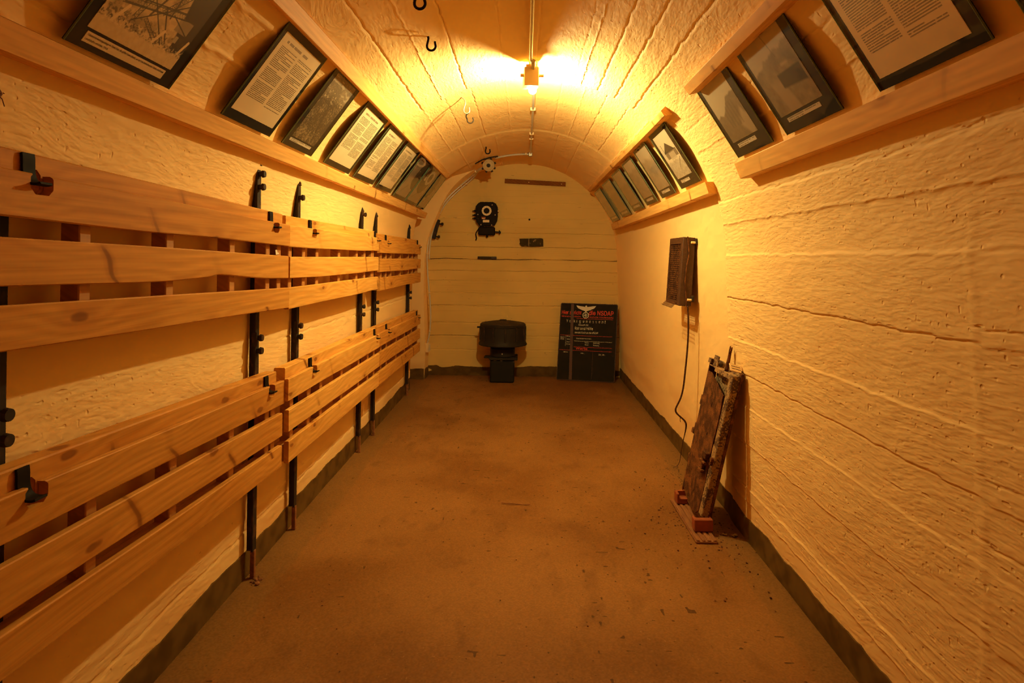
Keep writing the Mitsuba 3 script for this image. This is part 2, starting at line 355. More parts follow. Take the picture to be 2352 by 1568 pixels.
def photo_device(p, n, uv):
    k = dr.floor(uv.x + 1e-3); u = uv.x - k; v = uv.y
    c = mix((.30, .22, .14), (.25, .18, .11), v)
    cx = dr.select(k < .5, .95, dr.select(k < 1.5, .45, .1))
    d = dr.sqrt(dr.square((u - cx) * .8) + dr.square((v - .62) * .95))
    blob = smoothstep(.36, .33, d + .05 * (fbm(u * 7, v * 7, k, 2) - .5))
    c = mix(c, (.055, .040, .026), blob)
    ring = smoothstep(.05, .035, dr.abs(dr.sqrt(dr.square((u - .62) * .8) + dr.square(v - .74)) - .17))
    c = mix(c, (.50, .42, .31), dr.select((k > .5) & (k < 1.5), ring, 0.0))
    plate = rect(u, v, .18, .60, .34, .72, .01) * dr.select((k > .5) & (k < 1.5), 1.0, 0.0)
    c = mix(c, (.48, .40, .29), plate)
    return mix(c, (.06, .04, .025), seg(u, v, (.2, .1), (.5, .3), .012) * .6)
bsdf('mat_photo_device', mikit.proc(photo_device), .5)

# ------------------------------------------------------------------ the vault
CX = -.035
Y0, Y1 = -1.0, 7.78
def profile():
    P = []
    for z in np.linspace(0, 1.65, 260)[:-1]: P.append((-(1.27 + .015 * (1.65 - z) / 1.65), z))
    for a in np.linspace(np.pi, np.pi / 2, 380)[:-1]: P.append((CX + 1.235 * math.cos(a), 1.65 + 1.05 * math.sin(a)))
    for a in np.linspace(np.pi / 2, 0, 400)[:-1]: P.append((CX + 1.2 * math.cos(a), 1.5 + 1.2 * math.sin(a)))
    for z in np.linspace(1.5, 0, 400): P.append((1.165 + .065 * (1.5 - z) / 1.5, z))
    return np.array(P)
PR = profile()
nt = np.gradient(PR, axis=0); nt /= np.linalg.norm(nt, axis=1, keepdims=True)
NR = np.c_[nt[:, 1], -nt[:, 0]]                                        # inward normal
def sst(a, b, x):
    t = np.clip((x - a) / (b - a), 0, 1); return t * t * (3 - 2 * t)
def bump_line(d, w, h): return h * np.exp(-(d / w) ** 2)
def vault_disp(x, z, y):
    """Displacement into the room of the cast concrete: board edges, fins, steps at the form joints, waviness."""
    P = np.stack([x, y, z], -1)
    wob = (meshkit.fbm(P * [2, 3.0, 2]) - .5) if hasattr(meshkit, 'fbm') else (meshkit.noise(P * [2, 3, 2]) - .5)
    d = wob * .008 + (meshkit.noise(P * [14, 9, 14], 3) - .5) * .0030 + (meshkit.noise(P * [38, 22, 38], 5) - .5) * .0016
    jag = (meshkit.noise(P * [0, 17, 0] + 4, 8) - .5) * .012 + (meshkit.noise(P * [0, 60, 0] + 4, 9) - .5) * .006
    ring1, ring2 = 4.06 - .25 * x, 5.74 - .23 * x
    top = sst(2.22, 2.40, z)
    s1, s2, s3 = sst(.012, -.012, y - ring1), sst(-.012, .012, y - ring1) * sst(.012, -.012, y - ring2), sst(-.012, .012, y - ring2)
    d += top * (.007 * s1 - .004 * s2 + .004 * s3)
    xr = x + jag * .6
    for X, h, w in [(-.73, -.011, .008), (-.585, .006, .007), (-.416, -.010, .007), (-.15, -.004, .006), (.31, -.005, .005), (.352, .007, .006), (.462, -.010, .008), (.57, -.010, .008), (.685, -.010, .008), (-.87, -.004, .008), (.06, -.003, .006)]:
        d += top * s1 * bump_line(xr - X, w * .6, h * .7)
    for X, h, w in [(-.72, .005, .007), (-.57, -.005, .005), (-.387, -.006, .006), (-.145, .004, .006), (.235, -.006, .005), (.385, .005, .006), (.525, -.006, .006), (.66, -.006, .006), (.78, .006, .008), (.06, -.003, .005)]:
        d += top * s2 * bump_line(xr - X, w * .6, h * .7)
    for X, h, w in [(-.66, .003, .006), (-.45, -.003, .006), (-.3, .003, .006), (.3, -.003, .005), (.5, -.003, .005)]:
        d += top * s3 * bump_line(xr - X, w, h)
    d += top * bump_line(y - ring2 + .012, .014, .006) + top * bump_line(y - ring1 + .01, .012, .003)
    # right wall, near section: a cast of wide boards standing proud of the plastered far section
    right = (x > .2) * 1.0
    near = right * sst(3.55, 3.515, y + (meshkit.noise(P * [0, 0, 9], 2) - .5) * .02)
    low = near * sst(2.40, 2.30, z)
    zr = z + jag * .7
    a, b = sst(1.55, 1.60, y), sst(1.62, 1.57, y)
    for Z, h, w in [(2.235, -.006, .006), (2.12, .006, .007), (1.835, -.009, .005), (1.708, .009, .010), (1.53, .009, .011), (1.292, -.009, .005), (1.062, .007, .009), (.89, -.008, .005), (.715, .006, .007), (.52, .006, .007), (.36, .005, .010), (.277, .007, .009), (.205, .008, .010)]:
        d += low * a * bump_line(zr - Z, np.where(h < 0, w * .55, w * .5), np.where(h < 0, h * .55, h * .36))
    for Z, h, w in [(1.85, -.008, .006), (1.708, .008, .010), (1.545, .010, .016), (1.335, -.008, .005), (1.15, .004, .007), (.95, -.006, .005), (.78, -.008, .006), (.56, .006, .008), (.36, -.006, .006), (.22, .006, .01)]:
        d += low * b * bump_line(zr - Z, np.where(h < 0, w * .55, w * .5), np.where(h < 0, h * .55, h * .36))
    steps = [(2.12, .003), (1.835, -.005), (1.708, .004), (1.53, -.004), (1.292, .004), (1.062, -.004), (.89, .004), (.715, -.003), (.52, .003), (.277, -.004), (.205, .003)]
    for Z, h in steps: d += low * sst(-.003, .003, zr - Z) * h * .9
    d += low * bump_line(y - 1.585 - (meshkit.noise(P * [0, 0, 8], 6) - .5) * .03, .008, .003) * sst(1.75, 1.5, z)
    # far right: smooth plaster with two shallow swept bands
    far = right * sst(3.53, 3.56, y) * sst(2.4, 2.2, z)
    d += far * (.006 * sst(6.35, 6.42, y) - .003 * sst(6.62, 6.68, y)) - far * (wob * .006) - far * .014
    # left wall
    left = (x < -.2) * 1.0
    lj = z + jag
    for Z, h, w, ya, yb in [(2.085, -.010, .007, -2, 1.75), (2.205, .007, .008, 1.9, 2.9), (2.34, .006, .008, 1.9, 2.7), (1.06, -.006, .004, 3.2, 4.35), (1.05, -.006, .004, 4.5, 6.4), (.205, -.006, .005, -2, 6.9), (.27, .003, .012, -2, 4.0), (1.17, .004, .01, -2, 1.5), (.33, -.004, .004, 4.8, 6.4)]:
        d += left * bump_line(lj - Z, w, h) * sst(ya - .05, ya + .05, y) * sst(yb + .05, yb - .05, y)
    gap = left * sst(6.93, 6.95, y) * sst(2.62, 1.9, z)
    d -= gap * .42
    return d
def ygrid():
    return np.r_[np.linspace(Y0, .9, 40)[:-1], np.arange(.9, 6.86, .0145), np.arange(6.865, 7.0, .008), np.linspace(7.0, Y1, 30)]
YG = ygrid()
def grid_mesh(V, flip=False):
    n, m = V.shape[:2]; i = np.arange(n * m).reshape(n, m)
    a, b, c, e = i[:-1, :-1].ravel(), i[1:, :-1].ravel(), i[1:, 1:].ravel(), i[:-1, 1:].ravel()
    f = np.vstack([np.c_[a, b, c], np.c_[a, c, e]])
    return trimesh.Trimesh(V.reshape(-1, 3), f[:, ::-1] if flip else f, process=False)
X, Yg = np.meshgrid(PR[:, 0], YG, indexing='ij'); Z = np.broadcast_to(PR[:, 1][:, None], X.shape)
D = vault_disp(X, Z, Yg)
VV = np.stack([X + NR[:, 0][:, None] * D, Yg, Z + NR[:, 1][:, None] * D * (Z > .02)], -1)
iL, iR = 259, 259 + 379 + 399
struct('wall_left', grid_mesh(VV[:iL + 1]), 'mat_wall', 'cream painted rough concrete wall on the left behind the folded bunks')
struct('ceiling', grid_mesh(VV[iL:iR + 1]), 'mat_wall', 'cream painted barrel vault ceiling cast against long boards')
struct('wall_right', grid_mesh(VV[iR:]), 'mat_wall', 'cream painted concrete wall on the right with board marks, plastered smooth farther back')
# floor
fx, fy = np.linspace(-1.8, 1.32, 90), np.linspace(Y0, Y1, 240)
FX, FY = np.meshgrid(fx, fy, indexing='ij')
FZ = (meshkit.noise(np.stack([FX * 3, FY * 3, FX * 0], -1)) - .5) * .004 + (meshkit.noise(np.stack([FX * 17, FY * 13, FX * 0], -1), 2) - .5) * .0016 - .0015
struct('floor', grid_mesh(np.stack([FX, FY, FZ], -1)), 'mat_floor', 'brown worn concrete floor')
# end wall
ex, ez = np.linspace(-1.9, 1.45, 140), np.linspace(-.02, 2.85, 1000)
EX, EZ = np.meshgrid(ex, ez, indexing='ij')
PE = np.stack([EX, EZ * 0, EZ], -1)
ED = (meshkit.noise(PE * 2.2, 4) - .5) * .008 + (meshkit.noise(PE * [6, 1, 18], 5) - .5) * .003
ezr = EZ + (meshkit.noise(PE * [9, 0, 0], 6) - .5) * .012
for zz, h in [(1.81, -.005), (1.63, -.006), (1.475, -.015), (1.327, -.008), (1.20, -.005), (1.045, -.005), (.886, -.008), (.668, -.008), (.502, -.008), (.326, -.006), (2.0, .002), (2.2, .002)]:
    ED += bump_line(ezr - zz, .0035, h); ED += np.where(ezr > zz, .0016, -.0016) * (1 if int(zz * 100) % 2 else -1)
struct('wall_end', grid_mesh(np.stack([EX, 7.75 - ED, EZ], -1), True), 'mat_end', 'cream painted end wall with horizontal board joints')
struct('wall_rear', cbox((-1.9, Y0 - .1, -.05), (1.5, Y0, 2.9)), 'mat_wall', 'plain wall behind the camera', smooth=False)
# the rib closing the vault against the end wall on the left
inner = [(-1.212, 0), (-1.222, .8), (-1.222, 1.5), (-1.19, 1.72), (-1.115, 1.93), (-.965, 2.25), (-.81, 2.44), (-.6, 2.585), (-.35, 2.69)]
inn = smooth_path([(a, 0, b) for a, b in inner], 50)[:, [0, 2]]
outer = np.array([(-.35, 2.84), (-1.85, 2.84), (-1.85, 0)])
rib = extr(Polygon(np.vstack([inn, outer])), .30)
rib.apply_transform(np.array([[1, 0, 0, 0], [0, 0, 1, 7.47], [0, 1, 0, 0], [0, 0, 0, 1.]]))
rib.invert() if rib.volume < 0 else None
struct('trim_1', rib, 'mat_wall', 'narrow concrete rib at the left of the end wall', smooth=30)
# painted skirting bands
def skirt(name, pts, label, seed):
    p = smooth_path(pts, 2) if False else np.asarray(pts, float); V = []
    s = np.r_[0, np.cumsum(np.linalg.norm(np.diff(p[:, :2], axis=0), axis=1))]; n = int(s[-1] / .03) + 2
    q = np.stack([np.interp(np.linspace(0, s[-1], n), s, p[:, k]) for k in range(4)], -1)          # x, y, nx, ny
    top = .118 + (meshkit.noise(np.c_[np.linspace(0, s[-1], n) * 6, np.full(n, seed), np.zeros(n)]) - .5) * .022 + (meshkit.noise(np.c_[np.linspace(0, s[-1], n) * 25, np.full(n, seed), np.zeros(n)]) - .5) * .008
    for k, (h, o) in enumerate([(-.01, .0075), (.0, .0075), (.5, .0065), (1, .0055), (1.0, -.02)]):
        V.append(np.c_[q[:, 0] + q[:, 2] * o, q[:, 1] + q[:, 3] * o, np.maximum(top * h, -.01)])
    V = np.stack(V, 0)
    struct(name, grid_mesh(V), 'mat_skirt', label, smooth=30)
def wall_line(right, ys):
    i = np.where((PR[:, 1] < .125) & ((PR[:, 0] > 0) == right))[0]
    out = []
    for y in ys:
        k = np.argmin(abs(YG - y)); d = D[i, k].max(); x = PR[i, 0]
        out.append(((x.min() - d) if right else (x.max() + d), y, -1. if right else 1., 0.))
    return out
skirt('baseboard_left', wall_line(False, np.arange(-1.5, 6.925, .06)), 'dark painted band along the foot of the left wall', 1)
skirt('baseboard_right', wall_line(True, np.arange(-1.5, 7.76, .06)), 'dark painted band along the foot of the right wall', 2)
skirt('baseboard_end', [(-1.222, 7.745, 0, -1.), (1.23, 7.745, 0, -1.)], 'dark painted band along the foot of the end wall', 3)
skirt('baseboard_rib', [(-1.8, 7.468, 0, -1.), (-1.213, 7.468, 0, -1.), (-1.207, 7.475, 1., 0), (-1.207, 7.75, 1., 0)], 'dark painted band round the foot of the rib', 4)

# ------------------------------------------------------------------ lamp
k = thing('ceiling_lamp', 'glowing bare ceiling lamp with a small housing, the only light in the vault', 'lamp')
hx, hy, hz = .038, 3.69, 2.60
bx, by = LAMP_POS[0], LAMP_POS[1]
foot = Polygon([(bx - .062, by - .055), (bx + .024, by - .066), (bx + .036, by - .100), (bx + .036, by - .150), (bx - .052, by - .150)]).buffer(-.006).buffer(.006)
shell = extr(foot, .110); shell.apply_translation((0, 0, 2.534))
cap_ = extr(foot.buffer(-.012), .020); cap_.apply_translation((0, 0, 2.644))
body = cat([shell, cap_, cyl((hx, hy, 2.655), (hx, hy, 2.712), .03, 24), cyl((hx + .03, hy - .01, 2.60), (hx + .062, hy - .01, 2.60), .010, 12), cyl((hx - .045, hy - .015, 2.60), (hx - .078, hy - .015, 2.60), .010, 12)])
part(k, 'housing', body, 'mat_cream')
part(k, 'collar', cat([cyl((bx - .004, by - .070, 2.572), (bx, by - .044, 2.562), .020, 24), cyl((bx - .002, by - .054, 2.566), (bx - .001, by - .047, 2.564), .027, 24)]), 'mat_zinc')
scene[k + '__bulb'] = {'type': 'sphere', 'center': list(LAMP_POS), 'radius': LAMP_R, 'bsdf': {'type': 'diffuse', 'reflectance': rgb(.5, .5, .5)},
                       'emitter': {'type': 'area', 'radiance': rgb(*LAMP_RAD)}}
labels[k + '__bulb'] = {'label': 'glowing bulb'}

# ------------------------------------------------------------------ conduits on the ceiling and the end arch
def saddle(o, ax, n):
    """A small strap over a pipe: ax along the pipe, n away from the ceiling."""
    ax, n = np.array(ax, float), np.array(n, float); ax /= np.linalg.norm(ax); n /= np.linalg.norm(n); s = np.cross(ax, n)
    return moved(cbox((-.008, -.021, -.012), (.008, .021, .0155), .004), frame(o, ax, s, n))
zt = 2.682
k = thing('conduit', 'straight grey conduit pipe on the ceiling from the camera to the lamp', 'pipe')
part(k, 'pipe', tube([(.02, y, zt - .003) for y in np.linspace(-1.5, 3.60, 30)] + [(.026, 3.63, zt - .012), (.036, 3.655, 2.645)], .0105, 14), 'mat_conduit', True)
part(k, 'socket', cat([cyl((.034, 3.60, 2.664), (.037, 3.665, 2.636), .0145, 16)]), 'mat_zinc')
for y in (1.6, 2.72): part(k, 'saddle', saddle((.02, y, zt), (0, 1, 0), (0, 0, -1)), 'mat_cream')
k = thing('conduit', 'straight grey conduit pipe on the ceiling from the lamp to the end of the vault', 'pipe')
part(k, 'pipe', tube([(.04, 3.73, 2.655), (.045, 3.80, 2.668)] + [(.05, y, zt - .002) for y in np.linspace(3.86, 6.93, 30)], .0105, 14), 'mat_conduit', True)
for y in (4.83, 5.78, 6.02): part(k, 'saddle', saddle((.05, y, zt), (0, 1, 0), (0, 0, -1)), 'mat_cream')
part(k, 'elbow', cbox((.028, 6.90, 2.652), (.072, 6.955, 2.698), .006), 'mat_zinc')
k = thing('conduit', 'short cross conduit along the far ceiling from the pipe bend to the junction box', 'pipe')
def arch_pt(x, off):
    z = 1.65 + 1.05 * math.sqrt(1 - ((x - CX) / 1.235) ** 2) if x < CX else 1.5 + math.sqrt(1.44 - (x - CX) ** 2)
    g = np.array([(x - CX) / 1.235 ** 2, (z - 1.65) / 1.05 ** 2]) if x < CX else np.array([x - CX, z - 1.5])
    g /= np.linalg.norm(g); return x - g[0] * off, z - g[1] * off
part(k, 'pipe', tube([(arch_pt(x, .018)[0], 6.94 + .10 * (.05 - x) / .45, arch_pt(x, .018)[1]) for x in np.linspace(.03, -.36, 14)], .0105, 12), 'mat_conduit', True)
for x in (0.0, -.34):
    q = arch_pt(x, .014); part(k, 'saddle', saddle((q[0], 6.94 + .1 * (.05 - x) / .45, q[1]), (-1, 0, -.2), (0.1, 0, -1)), 'mat_cream')
k = thing('junction_box', 'round junction box with cable glands on the far end of the ceiling', 'junction box')
Mj = frame((-.425, 6.985, 2.556), (1, 0, 0), (0, -.2, .98), (0, -.98, -.2))
part(k, 'body', moved(lathe([(0, 0), (.072, 0), (.072, .03), (.066, .05), (0, .05)], 32), Mj), 'mat_boxpaint')
part(k, 'lid', moved(lathe([(0, .05), (.052, .05), (.050, .060), (0, .064)], 32), Mj), 'mat_boxpaint')
part(k, 'lid_screw', moved(lathe([(0, .063), (.022, .063), (.020, .070), (0, .071)], 20), Mj), 'mat_dark')
for a in (20, 70, 115, 160, 210, 250, 300, 335):
    c, s = math.cos(math.radians(a)), math.sin(math.radians(a))
    part(k, 'gland', moved(cyl((.068 * c, .068 * s, .026), (.086 * c, .086 * s, .026), .012, 12), Mj), 'mat_dark')
part(k, 'mounting_strap', tube([(-.58, 6.96, 2.565), (-.50, 6.96, 2.612), (-.40, 6.96, 2.642), (-.32, 6.96, 2.655)], .007, 8), 'mat_iron')
arc = [(-.531, 2.568), (-.703, 2.47), (-.95, 2.245), (-1.083, 2.05), (-1.15, 1.89), (-1.195, 1.70), (-1.203, 1.342), (-1.192, .42)]
def arch_conduit(off, y, z_end, label):
    k = thing('conduit', label, 'pipe')
    pts = smooth_path([(-.49 + off, 6.99, 2.528 - off * .5), (-.575 + off, 7.2, 2.525 - off * .5)] + [(a + off * .8, y, b - off * .5) for a, b in arc[1:]], 90); pts = pts[pts[:, 2] > z_end]
    part(k, 'pipe', tube(pts, .0095, 12), 'mat_conduit', True)
    for j in range(9, len(pts) - 4, 15):
        t = pts[j + 1] - pts[j]; n = np.array([t[2], 0, -t[0]]); n = n if n[0] > 0 else -n
        part(k, 'saddle', saddle(pts[j], t, n), 'mat_cream')
arch_conduit(0, 7.56, .40, 'curved grey conduit following the left end arch down to the socket box')
arch_conduit(.012, 7.66, 1.45, 'second curved grey conduit on the left end arch, nearer the end wall and ending higher')
k = thing('socket_box', 'small pale socket box low on the rib beside the end wall', 'socket')
part(k, 'box', cbox((-1.215, 7.52, .315), (-1.168, 7.62, .425), .005), 'mat_cream')
part(k, 'cover', cbox((-1.168, 7.53, .325), (-1.160, 7.61, .415), .004), 'mat_chip')

# ------------------------------------------------------------------ ceiling hooks
def jhook(cx, y, zc, w, r, ztop, lean=-.012):
    a = np.linspace(math.pi * 1.0, math.pi * 2.08, 20); R = w / 2
    arc_ = [(cx + R * math.cos(t), y, zc + R * math.sin(t)) for t in a]
    return tube(smooth_path([(cx - R + lean, y, ztop), (cx - R + .006, y, zc + .030)] + arc_ + [(cx + R - .003, y, zc + .024)], 60), r, 12)
k = thing('ceiling_hook', 'black iron hook screwed into the ceiling, nearest to the camera at the top edge', 'hook')
part(k, 'hook', jhook(-.462, 2.60, 2.578, .046, .0060, 2.648), 'mat_black', True)
k = thing('ceiling_hook', 'black iron hook screwed into the ceiling, second from the camera', 'hook')
part(k, 'hook', jhook(-.488, 3.09, 2.566, .044, .0056, 2.630), 'mat_black', True)
k = thing('ceiling_hook', 'thin dark hook screwed into the ceiling just beyond the lamp', 'hook')
part(k, 'hook', jhook(-.428, 4.35, 2.545, .042, .0050, 2.640, lean=-.016), 'mat_zinc', True)
k = thing('s_hook', 'loose hook hanging from the ceiling hook beyond the lamp', 'hook')
a = np.linspace(math.pi * .98, math.pi * 2.1, 18)
part(k, 'hook', tube(smooth_path([(-.412, 4.35, 2.528), (-.432, 4.36, 2.512), (-.430, 4.38, 2.498)] + [(-.405 + .022 * math.cos(t), 4.39, 2.486 + .022 * math.sin(t)) for t in a] + [(-.386, 4.39, 2.505)], 50), .0045, 10), 'mat_iron', True)
k = thing('ceiling_hook', 'small black hook in the ceiling farthest from the camera above the junction box', 'hook')
part(k, 'hook', jhook(-.396, 6.3, 2.594, .048, .0065, 2.655), 'mat_black', True)

# ------------------------------------------------------------------ picture rails
def rail(q, y0, y1, label, seed, tilt=0.):
    def warp(s, y): return s + (.002 * math.sin(y * 2.1 + seed), .002 * math.sin(y * 1.3 + seed * 2))
    solo('picture_rail', prism_y(q, y0, y1, 70, .003, .0012, seed, tilt, warp), 'mat_pale', label, 'picture rail', smooth=25)
LL = [(-1.140, 2.010), (-1.167, 1.945), (-1.228, 1.955), (-1.20, 2.022)]
LU = [(-.868, 2.361), (-.842, 2.420), (-.868, 2.436), (-.922, 2.394)]
RL = [(1.013, 1.976), (1.043, 1.900), (1.098, 1.905), (1.074, 1.976)]
RU = [(.787, 2.300), (.757, 2.338), (.80, 2.376), (.858, 2.322)]
rail(LL, -1.2, 7.12, 'long pale wooden lower picture rail along the left side of the vault', 1)
rail(LU, -1.2, 6.76, 'long pale wooden upper picture rail along the left side of the vault', 2)
rail(RL, -1.2, 2.965, 'near lower picture rail on the right, below the big text panel', 3)
rail(RU, -1.2, 2.95, 'near upper picture rail on the right, above the two glazed photographs', 4)
rail([(1.030, 1.934), (1.052, 1.866), (1.115, 1.870), (1.095, 1.936)], 3.50, 7.34, 'far lower picture rail on the right, with a stepped end beside the niche edge', 5, -.008)
rail([(.780, 2.315), (.757, 2.345), (.79, 2.378), (.85, 2.335)], 3.45, 7.46, 'far upper picture rail on the right, starting beyond the lamp', 6)

# ------------------------------------------------------------------ glazed pictures leaning between the rails
def sheet(M, x0, y0, x1, y1, h, t, k=0):
    """A thin sheet with a uv of its own: u from k to k + 1 across, v from 0 to 1 up."""
    n, m = 2, 2
    V = np.array([[x0, y0, h], [x1, y0, h], [x1, y1, h], [x0, y1, h], [x0, y0, h - t], [x1, y0, h - t], [x1, y1, h - t], [x0, y1, h - t]])
    F = [[0, 1, 2], [0, 2, 3], [4, 6, 5], [4, 7, 6], [0, 4, 5], [0, 5, 1], [1, 5, 6], [1, 6, 2], [2, 6, 7], [2, 7, 3], [3, 7, 4], [3, 4, 0]]
    uv = np.array([[k + .002, 0], [k + .998, 0], [k + .998, 1], [k + .002, 1]] * 2)
    return trimesh.Trimesh(V @ M[:3, :3].T + M[:3, 3], F, process=False), uv
def picture(side, y0, y1, label, prints, H=.445, lift=0., tilt=0., dz=0., glass=True, out=0.):
    back = .016 if side == 'L' else .021                                 # how far behind the rail's front edge the sheet stands
    y0, y1 = y0 * (1 + back), y1 * (1 + back)
    """y0 = left edge as seen from the room, y1 = right edge; prints = [(part, material, x0, y0, x1, y1, id)] in metres from the lower left corner."""
    w = abs(y1 - y0)
    if side == 'L':
        o, u, v = np.array((-1.1475, y0, 2.0135)), np.array((0, 1., 0)), np.array((.26, 0, .36))
    else:
        o, u, v = np.array((1.022, y0, 1.982) if y0 < 3 else (1.034 + .005 * (y0 - 4), y0, 1.957 - .008 * (y0 - 4))), np.array((0, -1., 0)), np.array((-.222, 0, .338))
    v = v / np.linalg.norm(v); n = np.cross(u, v); o = o + n * (-.004 + out - back) + v * (.006 if side == 'L' else .008)
    if tilt:
        R = rot(n, tilt)[:3, :3]; u, v = R @ u, R @ v; o = o + v * lift
    M = frame(o, u, v, n)
    k = thing('glazed_picture', label, 'picture')
    part(k, 'backing', moved(cbox((0, 0, -.004), (w, H, 0), .001), M), 'mat_card', False)
    for (nm, mat, a, b, c, d, i) in prints:
        m, uv = sheet(M, a, b, c, d, .0012, .0010, i); part(k, nm, m, mat, False, uv=uv)
    if glass:
        m, _ = sheet(M, .001, .001, w - .001, H - .001, .0042, .0001); 
        V = np.array([[.001, .001, .0042], [w - .001, .001, .0042], [w - .001, H - .001, .0042], [.001, H - .001, .0042]]) @ M[:3, :3].T + M[:3, 3]
        part(k, 'glass_pane', trimesh.Trimesh(V, [[0, 1, 2], [0, 2, 3]], process=False), 'mat_glass', False)
        part(k, 'glass_edge', moved(cbox((-.001, 0, 0), (.0012, H, .0046), .0003), M), 'mat_edge', False); part(k, 'glass_edge', moved(cbox((w - .0012, 0, 0), (w + .001, H, .0046), .0003), M), 'mat_edge', False)
    return k, M
# left side, from the camera outward
k, M = picture('L', 1.496, 1.938, 'large framed photograph of a lattice crane over rubble at the top left edge', [('photograph', 'mat_photo_crane', .037, .058, .402, .36, 0), ('caption', 'mat_paper', .048, .018, .388, .049, 0)])
for j, (txt, wd) in enumerate([('Trümmerverwertungsanlage im Thiele Park, die größte Deutschlands, an der Ecke Bremerhavener Straße und Bremer', .328), ('Landstraße errichtet, 1946', .085)]):
    tm = meshkit.text_mesh(txt, .0062, .0003); tm.vertices[:, 0] *= wd / np.ptp(tm.vertices[:, 0])
    part(k, 'lettering', moved(tm, M @ np.array([[1, 0, 0, .053], [0, 1, 0, .0375 - j * .0125], [0, 0, 1, .0013], [0, 0, 0, 1.]])), 'mat_dark', False)
picture('L', 2.275, 2.700, 'framed sheet of two-column text on the left, nearest the camera', [('document', 'mat_doc', .030, .040, .412, .405, 1)])
picture('L', 2.842, 3.225, 'dim framed photograph of a ruined town between two text sheets on the left', [('photograph', 'mat_photo_town', .045, .055, .345, .43, 0), ('caption', 'mat_caption', .045, .030, .325, .046, 3)])
picture('L', 3.432, 3.912, 'framed long two-column text sheet on the left beneath the lamp', [('document', 'mat_doc', .034, .036, .455, .405, 4)])
picture('L', 4.003, 4.495, 'framed text sheet on the left just beyond the lamp, second of three bright sheets', [('document', 'mat_doc', .040, .036, .450, .405, 7)], tilt=.8, out=.006)
picture('L', 4.597, 5.090, 'framed text sheet on the left, third and farthest of three bright sheets', [('document', 'mat_doc', .040, .036, .440, .400, 9)], tilt=.8, out=.006)
picture('L', 5.225, 5.72, 'framed photograph on the left with half of a dark round apparatus', [('photograph', 'mat_photo_device', .035, .03, .46, .42, 0)], out=.003)
picture('L', 5.748, 6.30, 'framed photograph on the left of a dark apparatus with a bright ring dial', [('photograph', 'mat_photo_device', .03, .03, .52, .43, 1)], out=.003)
picture('L', 6.395, 6.80, 'farthest framed photograph on the left, at the end of the rails', [('photograph', 'mat_photo_device', .02, .02, .385, .43, 2)])
# right side
picture('R', 1.231, .80, 'framed panel on the right of which only the left edge shows at the picture corner', [('document', 'mat_doc', .04, .04, .40, .40, 12)], H=.380)
picture('R', 1.748, 1.329, 'large framed panel of two-column text at the top right', [('document', 'mat_doc', .026, .034, .386, .405, 14)], H=.380)
picture('R', 2.367, 1.956, 'framed photograph of a ruined road with a dark block, next to the big text panel', [('photograph', 'mat_photo_ruin', .030, .072, .360, .385, 0), ('caption', 'mat_caption', .065, .042, .322, .060, 2)], H=.380)
picture('R', 2.907, 2.505, 'framed photograph of rubble under pale sky at the far end of the near right rails', [('photograph', 'mat_photo_rubble', .040, .075, .345, .375, 0), ('caption', 'mat_caption', .075, .042, .290, .062, 4)], H=.380)
picture('R', 4.004, 3.570, 'framed photograph of a gabled house on the right, nearest of the six beyond the lamp', [('photograph', 'mat_photo_house', .045, .070, .375, .385, 0), ('caption', 'mat_caption', .080, .035, .275, .055, 6)], H=.418)
for i, (a, b, txt) in enumerate([(4.566, 4.162, 'second of the six framed photographs beyond the lamp on the right, with two pale spires'), (5.143, 4.732, 'third of the six faded framed photographs beyond the lamp on the right'), (5.767, 5.310, 'fourth of the six faded framed photographs beyond the lamp on the right'), (6.486, 5.972, 'fifth of the six faded framed photographs beyond the lamp on the right'), (7.236, 6.725, 'farthest of the six faded framed photographs on the right, next to the end wall')]):
    w = a - b
    picture('R', a, b, txt, [('photograph', 'mat_photo_faint', .03, .065, w - .03, .40, i), ('caption', 'mat_caption', .08, .03, w - .09, .052, 20 + i)], H=.418, out=.004)

